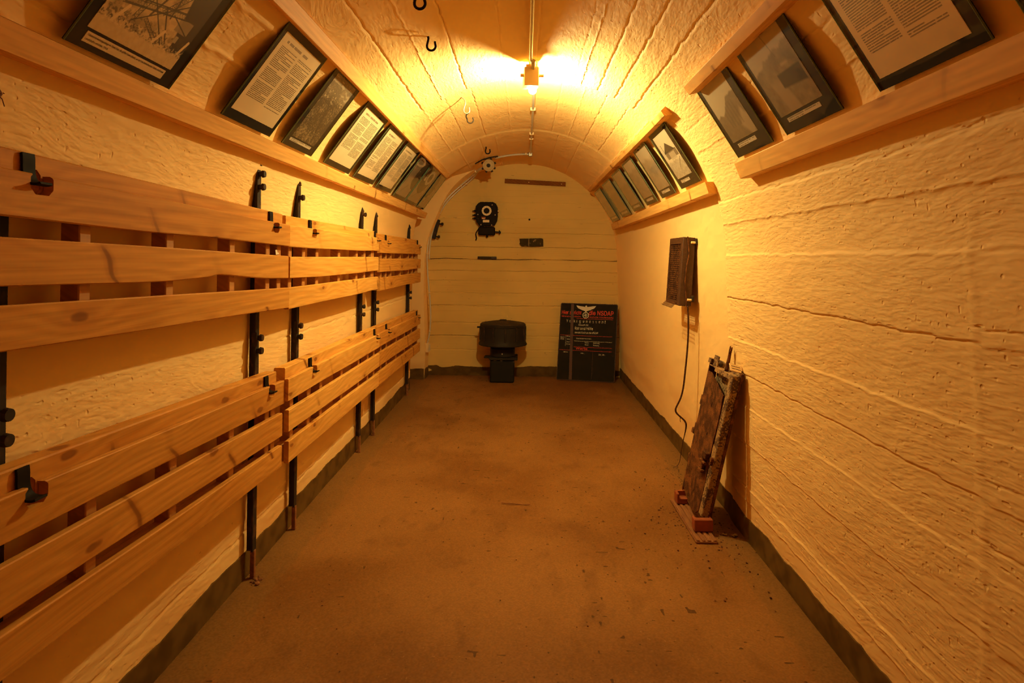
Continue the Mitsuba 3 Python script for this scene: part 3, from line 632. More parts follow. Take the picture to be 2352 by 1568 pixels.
# ------------------------------------------------------------------ folding bunks on the left wall
def bunk(y0, y1, zt, xf, crosses, hooks, tilt, label, seed, wane=0.):
    """zt: top edge of the top slat at mid-length; xf: x of the slat fronts."""
    k = thing('folding_bunk', label, 'bunk bed')
    ym = (y0 + y1) / 2
    tz = lambda y: tilt * (y - ym)
    notch = lambda z: [cbox((xf - .075, h - .016, z - .050), (xf + .02, h + .052, z + .004), .014) for h in hooks]
    widths = [(0, .108), (.153, .262), (.306, .408)]
    for i, (a, b) in enumerate(widths):
        def warp(s, y, i=i):
            lo = s[:, 1] < s[:, 1].mean(); s = s.copy()
            s[lo, 1] += (meshkit.noise(np.array([y * 1.7, seed * 7. + i, 2.])) - .5) * .008
            if i == 1 and wane: s[lo, 1] += wane * math.exp(-((y - 2.35) / .22) ** 2) * (.8 + .4 * meshkit.noise(np.array([y * 14, 1., 1.])))
            s[~lo, 1] += (meshkit.noise(np.array([y * 1.5, seed * 9. + i, 5.])) - .5) * .004
            return s
        e0, e1 = y0 + RNG.uniform(-.012, .012), y1 + RNG.uniform(-.012, .012)
        m = prism_y([(xf - .024, zt - b), (xf, zt - b), (xf, zt - a), (xf - .024, zt - a)], e0, e1, 60, .003, .001, seed * 10 + i, tilt, warp)
        if i == 0:
            M_ = man(m)
            for c, h in zip(notch(zt), hooks): M_ = M_ - c.translate((0, 0, tz(h)))
            m = tri(M_)
        part(k, 'slat', m, f'mat_wood_{(seed + i) % 4 if seed not in (2, 5) else 4 + (seed + i) % 2}', 25)
    xb = xf - .026
    r = prism_y([(xb - .055, zt - .07), (xb, zt - .07), (xb, zt + .050), (xb - .055, zt + .050)], y0 + .01, y1 - .025, 50, .004, .0014, seed * 10 + 7, tilt)
    M_ = man(r)
    for h in hooks: M_ = M_ - cbox((xb - .016, h - .012, zt - .045), (xb + .02, h + .045, zt + .012), .012).translate((0, 0, tz(h)))
    part(k, 'top_rail', tri(M_), f'mat_wood_{(seed + 3) % 4 if seed not in (2, 5) else 4}', 25)
    part(k, 'bottom_rail', prism_y([(xb - .055, zt - .405), (xb, zt - .405), (xb, zt - .325), (xb - .055, zt - .325)], y0 + .01, y1 - .025, 30, .004, .001, seed * 10 + 8, tilt), 'mat_batten', 25)
    for y in crosses + [y1 - .055]:
        part(k, 'cross_piece', cbox((xb - .052, y - .022, zt - .33 + tz(y)), (xb - .001, y + .022, zt - .066 + tz(y)), .003), 'mat_batten', False)
    for h in hooks:
        z = zt + tz(h)
        c = [(xb + .004, z + .046), (xb + .006, z + .020), (xb + .008, z - .004), (xb + .016, z - .020), (xb + .032, z - .027), (xb + .050, z - .024)]
        c = smooth_path([(a, 0, b) for a, b in c], 26)[:, [0, 2]]
        t = np.gradient(c, axis=0); t /= np.linalg.norm(t, axis=1, keepdims=True); nn = np.c_[-t[:, 1], t[:, 0]] * .003
        m = extr(Polygon(np.vstack([c + nn, (c - nn)[::-1]])), .036)
        m.apply_transform(np.array([[1, 0, 0, 0], [0, 0, 1, h - .018], [0, 1, 0, 0], [0, 0, 0, 1.]]))
        if m.volume < 0: m.invert()
        part(k, 'hook_strap', m, 'mat_black', 30)
    return k
ub, lb = 'upper folding bunk', 'lower folding bunk'
bunk(1.12, 2.972, 1.668, -1.148, [1.27, 1.63, 2.02, 2.45, 2.79], [1.43, 2.80], -.024, 'upper wooden folding bunk nearest the camera, with a split lower edge on its middle slat', 1, wane=.016)
bunk(2.985, 4.80, 1.643, -1.150, [3.06, 3.25, 3.46, 3.87, 4.28, 4.49, 4.70], [3.32, 4.76], 0., 'upper wooden folding bunk in the middle of the left wall', 2)
bunk(4.845, 6.735, 1.629, -1.148, [5.0, 5.18, 5.37, 5.78, 6.18, 6.40, 6.60], [5.12, 6.64], -.001, 'upper wooden folding bunk farthest from the camera', 3)
bunk(1.12, 2.930, .925, -1.150, [1.67, 2.06, 2.47, 2.81], [1.43, 2.78], -.036, 'lower wooden folding bunk nearest the camera', 4)
bunk(2.955, 4.790, .893, -1.132, [3.06, 3.3, 3.5, 3.9, 4.3, 4.55], [3.30, 4.71], -.006, 'lower wooden folding bunk in the middle of the left wall', 5)
bunk(4.82, 6.73, .872, -1.140, [5.0, 5.2, 5.6, 6.0, 6.35], [5.15, 6.60], -.012, 'lower wooden folding bunk farthest from the camera', 6)
solo('paper_scrap', moved(cbox((-.0006, -.018, -.012), (.0006, .018, .012), .0004), frame((-1.176, 2.895, 1.512), (1, 0, .1), (0, 1, .1), (-.1, -.1, 1))), 'mat_chip', 'small pale paper scrap stuck in the upper gap of the nearest upper bunk', 'paper')

# ------------------------------------------------------------------ iron posts that carry the bunks
def post(y, top, label, sleeve=True, seed=0):
    k = thing('bunk_post', label, 'post')
    x = -1.240
    prof = Polygon([(-.030, -.005), (-.004, -.005), (-.004, -.019), (.004, -.019), (.004, .019), (-.004, .019), (-.004, .005), (-.030, .005)])
    m = extr(prof, top - .125); m.apply_translation((x, y, .125)); part(k, 'bar', m, 'mat_iron', False)
    tip = None if top < 1.75 else tube(smooth_path([(x + .001, y, top - .005), (x - .002, y + .002, top + .018), (x - .008, y + .004, top + .038)], 8), [.015, .011, .013, .008, .009, .006, .005, .002], 6)
    if tip is not None: part(k, 'bent_tip', tip, 'mat_iron', False)
    foot = cbox((x - .012, y - .010, -.002), (x + .008, y + .010, .128), .002)
    part(k, 'foot', foot, 'mat_plank', False, label='thin rusty foot')
    for z in (1.112, 1.052, 1.872, 1.812):
        if z < top - .02:
            part(k, 'lug', cat([cyl((x - .004, y, z), (x + .026, y, z), .012, 14), cyl((x + .018, y, z), (x + .030, y, z), .017, 14, .015)]), 'mat_iron')
    part(k, 'bracket', cbox((x - .01, y - .024, 1.075), (x + .012, y - .017, 1.14), .001), 'mat_iron', False)
    return k
post(1.44, 1.70, 'dark iron bunk post at the left picture edge, nearest the camera')
post(2.83, 1.915, 'dark iron bunk post, second from the camera, behind the far end of the nearest bunks')
post(3.335, 1.885, 'dark iron bunk post, third from the camera, at the near end of the middle bunks')
post(4.645, 1.835, 'dark iron bunk post, fourth from the camera, at the far end of the middle bunks')
post(5.085, 1.830, 'dark iron bunk post, fifth from the camera, at the near end of the farthest bunks')
post(6.56, 1.805, 'dark iron bunk post farthest from the camera, beside the rib')
# frayed rusty wire at the top of the nearest post
k = thing('wire_stub', 'frayed rusty wire ends at the top left edge above the nearest bunk', 'wire')
part(k, 'stump', tube([(-1.255, 1.425, 1.845), (-1.247, 1.432, 1.87), (-1.25, 1.430, 1.905)], [.009, .012, .004], 8), 'mat_rust', True)
for a, b in [((.004, .008, -.010), (.006, .012, -.026)), ((.004, .008, .006), (.006, .012, .004))]:
    q0 = np.array((-1.245, 1.434, 1.868))
    part(k, 'strand', tube([q0, q0 + a, q0 + b], .0010, 6), 'mat_rust', True)

# ------------------------------------------------------------------ end wall: strip, telephone, plates, bracket
YE = 7.735
k = thing('coat_strip', 'dark brown wooden strip nailed high on the end wall', 'wooden strip')
m = cbox((-.385, -.010, -.027), (.385, .010, .027), .002)
part(k, 'board', moved(m, rot((0, 1, 0), 2.4) @ np.eye(4) + np.array([[0, 0, 0, .121], [0, 0, 0, YE], [0, 0, 0, 2.457], [0, 0, 0, 0]])), 'mat_strip')
for x, z in ((.04, 2.458), (.455, 2.441)): part(k, 'nail', moved(trimesh.creation.icosphere(2, .007), frame((x, YE - .011, z), (1, 0, 0), (0, .6, 0), (0, 0, 1))), 'mat_cream', True)
solo('nail', moved(trimesh.creation.icosphere(2, .011), frame((.054, YE, 1.987), (1, 0, 0), (0, 1.6, 0), (0, 0, 1))), 'mat_dark', 'single dark nail in the middle of the end wall', 'nail', smooth=True)

k = thing('bunker_telephone', 'black wall telephone with a pale ring dial on the end wall', 'telephone')
def EX2(poly, y0, d):                                                   # a shape in the end wall's plane (x, z), standing d proud of it
    m = extr(poly, d); m.apply_transform(np.array([[1, 0, 0, 0], [0, 0, -1, y0], [0, 1, 0, 0], [0, 0, 0, 1.]]))
    if m.volume < 0: m.invert()
    return m
cxp = -.484
shape = Polygon([(-.130, .055), (-.105, .088), (-.075, .105), (.075, .105), (.108, .088), (.128, .05), (.130, -.06), (.122, -.12), (.095, -.170), (-.080, -.185), (-.118, -.14), (-.128, -.10)]).buffer(.012, join_style=1).buffer(-.004)
sh = affinity.translate(shape, cxp, 2.082)
part(k, 'case', EX2(sh, YE, .085), 'mat_black'); part(k, 'front_plate', EX2(sh.buffer(-.012), YE - .085, .010), 'mat_black')
part(k, 'lower_box', cbox((-.588, YE - .075, 1.778), (-.378, YE, 1.885), .014), 'mat_black')
part(k, 'lower_spout', cbox((-.492, YE - .05, 1.752), (-.466, YE - .02, 1.782), .003), 'mat_black')
ring = Point(-.484, 2.083).buffer(.061, 32).difference(Point(-.484, 2.083).buffer(.036, 32))
part(k, 'dial_ring', EX2(ring, YE - .095, .006), 'mat_paper'); part(k, 'dial', EX2(Point(-.484, 2.083).buffer(.036, 32), YE - .095, .012), 'mat_black')
for i, d in enumerate('1234567890'):
    t = meshkit.text_mesh(d, .011, .0008); t.apply_translation((-t.bounds[:, 0].mean(), -t.bounds[:, 1].mean(), 0)); a = math.radians(90 - i * 36)
    t.apply_transform(np.array([[1, 0, 0, -.484 + .048 * math.cos(a)], [0, 0, -1, YE - .1012], [0, 1, 0, 2.083 + .048 * math.sin(a)], [0, 0, 0, 1.]]))
    part(k, 'numeral', t, 'mat_black', False)
part(k, 'name_plate', cbox((-.530, YE - .098, 1.938), (-.448, YE - .093, 1.970), .001), 'mat_paper', False)
part(k, 'warning_plate', cbox((-.548, YE - .098, 1.978), (-.496, YE - .093, 2.008), .001), 'mat_brick', False)
part(k, 'warning_mark', cbox((-.540, YE - .0995, 1.982), (-.504, YE - .0975, 1.992), .0003), 'mat_paper', False)
for x, z in [(-.416, 2.158), (-.594, 2.036), (-.377, 2.033), (-.553, 1.908), (-.420, 1.905)]:
    part(k, 'bolt', moved(trimesh.creation.icosphere(2, .0085), frame((x, YE - .094, z), (1, 0, 0), (0, .6, 0), (0, 0, 1))), 'mat_zinc', True)
part(k, 'bell_stud', moved(trimesh.creation.icosphere(2, .014), frame((-.346, YE - .06, 2.085), (1, 0, 0), (0, 1, 0), (0, 0, 1))), 'mat_cream', True)
part(k, 'lug', cbox((-.36, YE - .05, 2.068), (-.335, YE - .015, 2.104), .006), 'mat_black')
for z in (2.083, 1.99, 2.03): part(k, 'side_gland', cat([cyl((-.60, YE - .045, z), (-.645, YE - .045, z), .013, 14), cyl((-.64, YE - .045, z), (-.665, YE - .045, z), .006, 10)]), 'mat_black')
part(k, 'crank', cat([cyl((-.38, YE - .04, 1.822), (-.325, YE - .04, 1.818), .010, 14), cyl((-.33, YE - .04, 1.818), (-.318, YE - .04, 1.818), .026, 20), cyl((-.32, YE - .04, 1.818), (-.305, YE - .04, 1.817), .014, 14)]), 'mat_dark')
part(k, 'cable_stub', tube(smooth_path([(-.585, YE - .03, 1.86), (-.606, YE - .03, 1.83), (-.62, YE - .03, 1.79), (-.612, YE - .03, 1.745), (-.622, YE - .03, 1.715)], 24), .0065, 8), 'mat_black', True)

def chip_col(p, n, uv):
    s = smoothstep(.70, .8, fbm(p.x * 45, p.z * 45, 2., 3)); ln = smoothstep(.006, .003, dr.abs(p.x - .045 - .008 * noise(p.z * 60)))
    return mix(mix((.032, .022, .008), (.058, .038, .012), fbm(p.x * 20, p.z * 20, 1., 3)), (.26, .18, .09), dr.maximum(s * .8, ln))
bsdf('mat_chipped', mikit.proc(chip_col), .8, specular=.05)
pl = Polygon([(-.068, 1.748), (-.07, 1.742), (.20, 1.752), (.226, 1.748), (.233, 1.735), (.234, 1.65), (.12, 1.644), (-.04, 1.646), (-.058, 1.66), (-.062, 1.672), (-.068, 1.676), (-.060, 1.70), (-.066, 1.72)])
solo('chipped_plate', EX2(pl, YE, .005), 'mat_chipped', 'chipped dark rectangular plate at eye level on the end wall, right of the telephone', 'plate', smooth=False)
k = thing('narrow_label', 'narrow framed label with two fields on the end wall below the telephone', 'label')
part(k, 'frame', cbox((-.594, YE - .010, 1.478), (-.356, YE, 1.510), .001), 'mat_dark', False)
part(k, 'field', cbox((-.588, YE - .012, 1.485), (-.43, YE - .009, 1.504), .0005), 'mat_chipped', False)
part(k, 'field', cbox((-.424, YE - .012, 1.485), (-.362, YE - .009, 1.504), .0005), 'mat_boxrust', False)
k = thing('wall_bracket', 'dark iron bracket with two projecting bolts high at the left of the end wall', 'bracket')
d = np.array([-.058, 0, -.237]); d /= np.linalg.norm(d)
part(k, 'bar', moved(cbox((-.022, -.02, -.125), (.022, .02, .125), .004), frame((-1.122, 7.69, 1.846), (-d[2], 0, d[0]), (0, 1, 0), -d)), 'mat_iron')
for x, z in ((-1.108, 1.916), (-1.150, 1.756)):
    part(k, 'bolt', cat([cyl((x, 7.69, z), (x + .062, 7.67, z - .005), .009, 12), cyl((x + .058, 7.672, z - .005), (x + .075, 7.666, z - .006), .019, 16)]), 'mat_iron')

# ------------------------------------------------------------------ air filter drum on its pedestal
k = thing('ventilator_drum', 'dark drum-shaped air filter on a square base before the end wall', 'air filter')
C = np.eye(4); C[:3, 3] = (-.252, 7.44, 0)
drum = [(.0, .445), (.29, .442), (.296, .452), (.284, .475), (.272, .52), (.270, .66), (.276, .665), (.278, .690), (.268, .696)]
part(k, 'drum', moved(lathe(drum, 64), C), 'mat_dark')
part(k, 'lid', moved(lathe([(.268, .694), (.262, .704), (.12, .728), (.05, .734), (.04, .745), (.0, .750)], 64), C), 'mat_iron')
for a in range(0, 360, 30):
    c, s = math.cos(math.radians(a + 8)), math.sin(math.radians(a + 8))
    part(k, 'rib', moved(moved(cbox((-.010, -.011, .50), (.010, .011, .668), .003), frame((.276 * c, .276 * s, 0), (c, s, 0), (-s, c, 0), (0, 0, 1))), C), 'mat_iron')
for a in range(0, 360, 45):
    c, s = math.cos(math.radians(a)), math.sin(math.radians(a))
    part(k, 'lid_rib', moved(moved(cbox((.05, -.007, -.004), (.255, .007, .006), .002), frame((0, 0, .736), (.985 * c, .985 * s, -.14), (-s, c, 0), (.14 * c, .14 * s, .985))), C), 'mat_dark')
part(k, 'handle', moved(cyl((-.27, 0, .648), (-.315, 0, .648), .010, 12), C), 'mat_dark')
part(k, 'neck', moved(lathe([(0, .30), (.140, .30), (.150, .31), (.150, .40), (.136, .41), (.136, .447), (0, .447)], 40), C), 'mat_dark')
part(k, 'neck_bolt', moved(moved(trimesh.creation.icosphere(2, .010), frame((0, -.152, .345), (1, 0, 0), (0, 1, 0), (0, 0, 1))), C), 'mat_zinc', True)
part(k, 'flange', moved(cat([tri(cbox((-.155, -.16, .272), (.185, .16, .302), .006)), tri(cbox((-.225, -.05, .276), (-.14, .05, .300), .008))]), C), 'mat_dark')
def chipblack(p, n, uv):
    return mix((.013, .011, .009), (.5, .42, .3), smoothstep(.62, .66, fbm(p.x * 26, p.y * 26, p.z * 26, 3)) * smoothstep(.245, .262, p.z))
bsdf('mat_chipblack', mikit.proc(chipblack), .6, specular=.1)
part(k, 'base', moved(cbox((-.145, -.135, 0), (.145, .135, .272), .012), C), 'mat_chipblack')

# ------------------------------------------------------------------ notice board leaning in the far right corner
k = thing('notice_board', 'dark painted notice board with red and white lettering leaning in the far right corner', 'notice board')
O = np.array((.412, 7.53, .004)); u = np.array((.696, -.155, 0)); W_ = np.linalg.norm(u); u = u / W_
v = np.array((.070, .175, .935)); v -= u * (v @ u) * .45; Hb = np.linalg.norm(v); v = v / Hb; n = np.cross(u, v); n /= np.linalg.norm(n)
MB = frame(O, u, v, n)
bsdf('mat_board', mikit.proc(lambda p, n, uv: mix((.011, .010, .006), (.022, .014, .007), fbm(p.x * 9, p.y * 9, p.z * 9, 3))), .7, specular=.08)
bsdf('mat_red', (.60, .030, .012), .6); bsdf('mat_white', (.62, .56, .44), .6)
bsdf('mat_redbrown', (.060, .020, .010), .6)
pan = sbox(0, 0, W_, Hb).buffer(-.02).buffer(.02, 6)
part(k, 'panel', extr(pan, .018, MB @ np.array([[1, 0, 0, 0], [0, 1, 0, 0], [0, 0, 1, -.018], [0, 0, 0, 1.]])), 'mat_board', 20)
edge = pan.difference(pan.buffer(-.007))
part(k, 'rim', extr(edge, .003, MB), 'mat_redbrown', False)
S = W_ / 975.                                                          # reading units: 975 wide, 1330 high from the top left
def at(x, y): return x * S, Hb - y * Hb / 1330.
def word(s, x, y, h, wd, mat, nm='lettering', bold=False):
    t = meshkit.text_mesh(s, h * S, .0006, bold); t.vertices[:, 0] -= t.bounds[0, 0]; t.vertices[:, 0] *= wd * S / np.ptp(t.vertices[:, 0])
    a, b = at(x, y); part(k, nm, moved(t, MB @ np.array([[1, 0, 0, a], [0, 1, 0, b], [0, 0, 1, .0002], [0, 0, 0, 1.]])), mat, False)
def bar(x0, y0, x1, y1, mat, nm='rule'):
    a, b = at(x0, y0), at(x1, y1); part(k, nm, extr(sbox(min(a[0], b[0]), min(a[1], b[1]), max(a[0], b[0]), max(a[1], b[1])), .0006, MB), mat, False)
word('Hier spricht', 25, 195, 62, 340, 'mat_red', bold=True); word('die NSDAP', 490, 198, 74, 420, 'mat_red', bold=True)
word('Nationalsozialistische', 25, 245, 26, 330, 'mat_red'); word('Deutsche Arbeiterpartei', 490, 248, 30, 420, 'mat_red')
bar(280, 265, 905, 270, 'mat_red')
for ch, x in zip('Volksgenossen!', [115, 165, 210, 240, 285, 335, 395, 450, 505, 565, 615, 665, 720, 765]): word(ch, x, 335, 48, 24 if ch not in 'l!s' else 14, 'mat_white')
word('Braucht Ihr', 325, 390, 30, 170, 'mat_white'); word('Rat und Hilfe', 265, 460, 48, 310, 'mat_white'); word('wendet Euch an die NSDAP', 265, 525, 34, 400, 'mat_white')
bar(20, 560, 905, 565, 'mat_red'); bar(265, 655, 905, 659, 'mat_white'); bar(265, 755, 905, 760, 'mat_red'); bar(20, 815, 905, 820, 'mat_red')
word('Block', 30, 610, 22, 70, 'mat_white'); word('Zelle', 30, 640, 22, 60, 'mat_white')
for y, s in ((590, 'Name'), (640, 'Straße'), (685, 'Haus Nr.'), (725, 'Ort')): word(s, 140, y, 20, 85, 'mat_white')
word('Sprechstunden', 300, 620, 18, 250, 'mat_white'); word('Name', 450, 690, 20, 65, 'mat_white'); word('Wohnung', 590, 690, 22, 105, 'mat_white'); word('Name', 450, 725, 20, 60, 'mat_white'); word('Wohnung', 590, 730, 22, 100, 'mat_white')
word('Warte', 300, 800, 34, 200, 'mat_red', bold=True); word('Haus', 95, 860, 20, 70, 'mat_white'); word('Nr.', 390, 870, 18, 60, 'mat_white'); word('Str. Nr.', 690, 885, 24, 110, 'mat_white')
bar(590, 825, 595, 1290, 'mat_redbrown'); bar(120, 570, 123, 750, 'mat_white')
# the emblem at the top: a spread eagle over a wreath
ex_, ey_ = 438, 100
def P_(pts): return Polygon([at(ex_ + a, ey_ + b) for a, b in pts])
eg = unary_union([P_([(-14, -55), (0, -68), (16, -58), (14, -30), (22, 30), (10, 50), (-10, 50), (-22, 30), (-14, -30)]),
    P_([(-14, -40), (-170, -62), (-150, -30), (-130, -10), (-100, 0), (-80, 14), (-50, 22), (-20, 32)]), P_([(14, -40), (170, -62), (150, -30), (130, -10), (100, 0), (80, 14), (50, 22), (20, 32)])])
part(k, 'emblem_eagle', extr(eg, .0006, MB), 'mat_white', False)
wc = at(ex_, ey_ + 105); rr = 54 * S
part(k, 'emblem_wreath', extr(Point(wc).buffer(rr, 24).difference(Point(wc).buffer(rr * .78, 24)), .0006, MB), 'mat_white', False)
q = rr * .46; w_ = rr * .17
sw = unary_union([sbox(-w_/2, -q, w_/2, q), sbox(-q, -w_/2, q, w_/2), sbox(0, q - w_, q, q), sbox(-q, -q, 0, -q + w_), sbox(q - w_, -q, q, 0), sbox(-q, 0, -q + w_, q)])
part(k, 'emblem_sign', extr(affinity.translate(affinity.rotate(sw, 45, origin=(0, 0)), *wc), .0007, MB), 'mat_white', False)
bm = np.array([at(178, 0), at(232, 0), at(250, 1330), at(196, 1330)])
part(k, 'batten', moved(extr(Polygon([(178 * S, Hb - .01), (228 * S, Hb - .01), (262 * S, .012), (212 * S, .012)]), .006), MB), 'mat_redbrown', False, label='reddish vertical batten across the lettering')

# ------------------------------------------------------------------ rusty box with wire grille and cable on the right wall
k = thing('grille_box', 'rusty brown metal box with a wire mesh front hung on the right wall', 'heater')
MG = rot((0, 1, 0), 3.2, (1.13, 4.34, 1.42))
def G(lo, hi, c=.003): return moved(cbox(lo, hi, c), MG)
xa, xb_, ya, yb, za, zb = 1.066, 1.150, 4.15, 4.53, 1.185, 1.655
fr = cbox((xa, ya, za), (xb_, yb, zb), .004) - cbox((xa - .01, ya + .055, za + .03), (xa + .055, yb - .03, zb - .045), .002) - cbox((xa + .008, ya + .06, za - .02), (xb_ - .01, yb - .04, za + .06), .002)
part(k, 'case', moved(fr, MG), 'mat_boxrust')
part(k, 'seam_strip', moved(tube(smooth_path([(1.095, ya - .003, zb + .004), (1.103, ya - .006, zb - .06), (1.110, ya - .005, zb - .12), (1.101, ya - .005, zb - .19), (1.098, ya - .005, zb - .24), (1.099, ya - .005, za + .14), (1.112, ya - .005, za + .06), (1.113, ya - .005, za - .005)], 50), .004, 8), MG), 'mat_rust')
wires = [cyl((xa + .006, ya + .05, z), (xa + .006, yb - .025, z), .0016, 5) for z in np.arange(za + .025, zb - .04, .0145)]
part(k, 'wire_mesh', moved(cat(wires + [cyl((xa + .008, y, za + .02), (xa + .008, y, zb - .045), .0014, 5) for y in np.arange(ya + .055, yb - .03, .021)]), MG), 'mat_rust', False, label='wire mesh front', kind='stuff')
part(k, 'loose_mesh', moved(cat([cyl((xa - .004 - .01 * i, ya + .06, za + .012 - i * .010), (xa - .004 - .01 * i, yb - .02, za + .016 - i * .010), .0016, 5) for i in range(4)] + [cyl((xa, y, za + .018), (xa - .034, y, za - .022), .0014, 5) for y in np.arange(ya + .06, yb - .02, .018)]), MG), 'mat_rust', False, label='bent loose mesh hanging below the box', kind='stuff')
for z in (zb - .035, za + .045):
    part(k, 'insulator', moved(cat([cyl((1.118, ya - .012, z), (1.146, ya - .012, z), .008, 12)]), MG), 'mat_cream')
    part(k, 'mounting_lug', G((1.146, ya - .020, z - .012), (1.164, ya + .012, z + .03), .004), 'mat_iron')
cab = [(1.112, 4.142, 1.19), (1.124, 4.16, 1.0), (1.118, 4.22, .68), (1.092, 4.27, .50), (1.078, 4.29, .438), (1.106, 4.30, .402), (1.155, 4.31, .352), (1.162, 4.33, .30), (1.15, 4.37, .18), (1.142, 4.385, .09), (1.12, 4.39, .02), (1.092, 4.392, .006)]
k = thing('loose_cable', 'thin dark cable hanging from the grille box down the right wall to the floor', 'cable')
pp = smooth_path(cab, 120)
part(k, 'cable', tube(pp, np.interp(np.linspace(0, 1, 120), [0, .72, .78, 1], [.0062, .0062, .0035, .0018]), 8), 'mat_boxrust', True)
part(k, 'frayed_strand', tube(smooth_path([(1.118, 4.30, .394), (1.113, 4.30, .375), (1.117, 4.30, .358)], 10), .002, 6), 'mat_boxrust', True)

# ------------------------------------------------------------------ rusty door leaf leaning on the right wall, its plank and bricks
k = thing('rusty_shutter', 'rusted steel shutter with a pitted plate and flaking channel leaning on the right wall', 'shutter')
eu = np.array((.132, -.135, .858)); eu /= np.linalg.norm(eu)
ea = np.array((-.012, .375, .004)); ea /= np.linalg.norm(ea)
ed = np.cross(ea, eu); ed = ed if ed[0] > 0 else -ed; ed /= np.linalg.norm(ed)
MS = frame((.995, 3.385, .060), ea, eu, ed)                             # x along the wall, y up (racked a little towards the camera), z towards the wall
def Sx(lo, hi, c=.002): return moved(cbox(lo, hi, c), MS)
def ragged(y0, y1, x0, x1, seed, n=26, amp=.008):
    rr_ = np.random.default_rng(seed); ys = np.linspace(y0, y1, n)
    return [(x0 + rr_.uniform(-amp, amp) * .4, y) for y in ys], [(x1 + rr_.uniform(-amp, amp) * .4, y) for y in ys[::-1]]
W = .375
pl_ = Polygon([(.055, .035), (.09, .0), (.15, -.004), (.22, .01), (.30, .03), (W - .01, .06), (W - .006, .30), (W - .004, .55), (W - .012, .80), (W - .06, .80), (.24, .775), (.15, .74), (.075, .715), (.060, .60), (.065, .40), (.050, .2)])
holes = unary_union([affinity.rotate(sbox(x - .003, y - a, x + .003, y + a), 4) for x, y, a in [(.20, .63, .014), (.26, .48, .012), (.17, .46, .008), (.31, .36, .010), (.14, .2, .012), (.22, .16, .009), (.28, .2, .010), (.18, .10, .009), (.12, .33, .010)]])
part(k, 'plate', extr(pl_.difference(holes), .006, MS), 'mat_rust', False, label='pitted rusty plate with slits')
part(k, 'back_plate', Sx((.03, .40, .048), (W - .02, .85, .052)), 'mat_flake', False)
def channel(x0, x1, y0, y1, d):
    return cat([tri(cbox((x0, y0, .0), (x1, y1, .006), .001)), tri(cbox((x0, y0, .0), (x0 + .006, y1, d), .001)), tri(cbox((x1 - .006, y0, .0), (x1, y1, d), .001))])
part(k, 'side_channel', moved(cat([tri(cbox((.0, .02, .002), (.050, .845, .008), .001)), tri(cbox((-.004, .02, .004), (.002, .845, .042), .001))]), MS), 'mat_flake', False, label='side channel with flaking pale paint')
part(k, 'outer_flange', Sx((-.010, -.018, .040), (.012, .862, .056)), 'mat_rust', False)
part(k, 'far_channel', Sx((W - .012, .03, .0), (W, .855, .050)), 'mat_rust', False)
part(k, 'top_channel', moved(cat([tri(cbox((.0, .835, .0), (W, .842, .055), .001)), tri(cbox((.03, .815, .0), (W - .10, .842, .005), .001)), tri(cbox((.02, .842, .050), (W, .875, .056), .001)), tri(cbox((W - .10, .842, .01), (W - .03, .905, .016), .001)), tri(cbox((W - .03, .85, -.004), (W + .015, .878, .03), .001))]), MS), 'mat_flake', False)
for y, b in ((.58, 0), (.40, 1), (.20, 0)):
    part(k, 'hinge_tab', Sx((W - .004, y, .004), (W + .030, y + .062, .016), .003), 'mat_rust', False)
    if b: part(k, 'hinge_pin', Sx((W + .02, y - .012, .0), (W + .055, y + .022, .018), .004), 'mat_rust', False)
part(k, 'latch', moved(cat([tri(cbox((.055, .335, -.028), (.115, .375, .0), .004)), tri(cbox((.09, .245, -.024), (.112, .34, -.004), .004)), tri(cbox((.07, .255, -.03), (.14, .268, -.006), .003)), cyl((.06, .31, -.018), (.14, .31, -.018), .009, 12)]), MS), 'mat_rust', False)
part(k, 'knob', moved(cat([cyl((.012, .355, .0), (.012, .355, -.014), .014, 14), cyl((.016, .33, .0), (.016, .33, -.012), .011, 14)]), MS), 'mat_rust')
part(k, 'upper_stub', moved(tube(smooth_path([(.18, .845, .03), (.175, .88, .032), (.17, .92, .034)], 10), .009, 8), MS), 'mat_rust') if False else None
kk = thing('forked_stick', 'dark forked stick standing on top of the rusty shutter', 'stick')
pth = np.array([(.165, .845, .026), (.175, .875, .028), (.180, .91, .030), (.184, .945, .030)])
part(kk, 'stick', moved(cat([tube(smooth_path(pth, 14), np.linspace(.012, .0085, 14), 8), tube([(.184, .94, .03), (.190, .962, .030), (.198, .985, .030)], [.0085, .007, .003], 8), tube([(.184, .94, .03), (.176, .962, .030), (.170, .982, .030)], [.0085, .007, .003], 8)]), MS), 'mat_rust', True)
kk = thing('label_card', 'small pale card with two lines lying on top of the rusty shutter', 'card')
MC = MS @ np.array([[0, .75, -.6, .022], [-.12, .6, .75, .868], [1, 0, .09, -.012], [0, 0, 0, 1.]])
part(kk, 'card', moved(cbox((0, 0, 0), (.070, .055, .005), .001), MC), 'mat_cream', False)
for yy in (.018, .036): part(kk, 'printed_line', moved(cbox((.010, yy, .005), (.060, yy + .004, .0056), .0002), MC), 'mat_dark', False)
kk = thing('floor_plank', 'rotten ribbed plank lying on the floor under the rusty shutter', 'plank')
PLN = [(.925, 3.80), (.932, 3.225), (1.048, 3.255), (1.04, 3.83)]
part(kk, 'board', cat([tri(cbox((.928, 3.225, 0), (1.046, 3.80, .012), .003))] + [tri(cbox((.932 + i * .030, 3.228, .008), (.950 + i * .030, 3.797, .019), .003)) for i in range(4)]), 'mat_plank', False)
kk = thing('brick_block', 'red brick block on the near end of the plank under the shutter', 'brick')
b = cbox((.948, 3.325, .019), (1.050, 3.385, .085), .004) - cbox((.958, 3.355, .055), (1.040, 3.42, .12), .006)
part(kk, 'block', b, 'mat_brick', 20)
kk = thing('brick_block', 'red brick block at the far end of the plank under the shutter', 'brick')
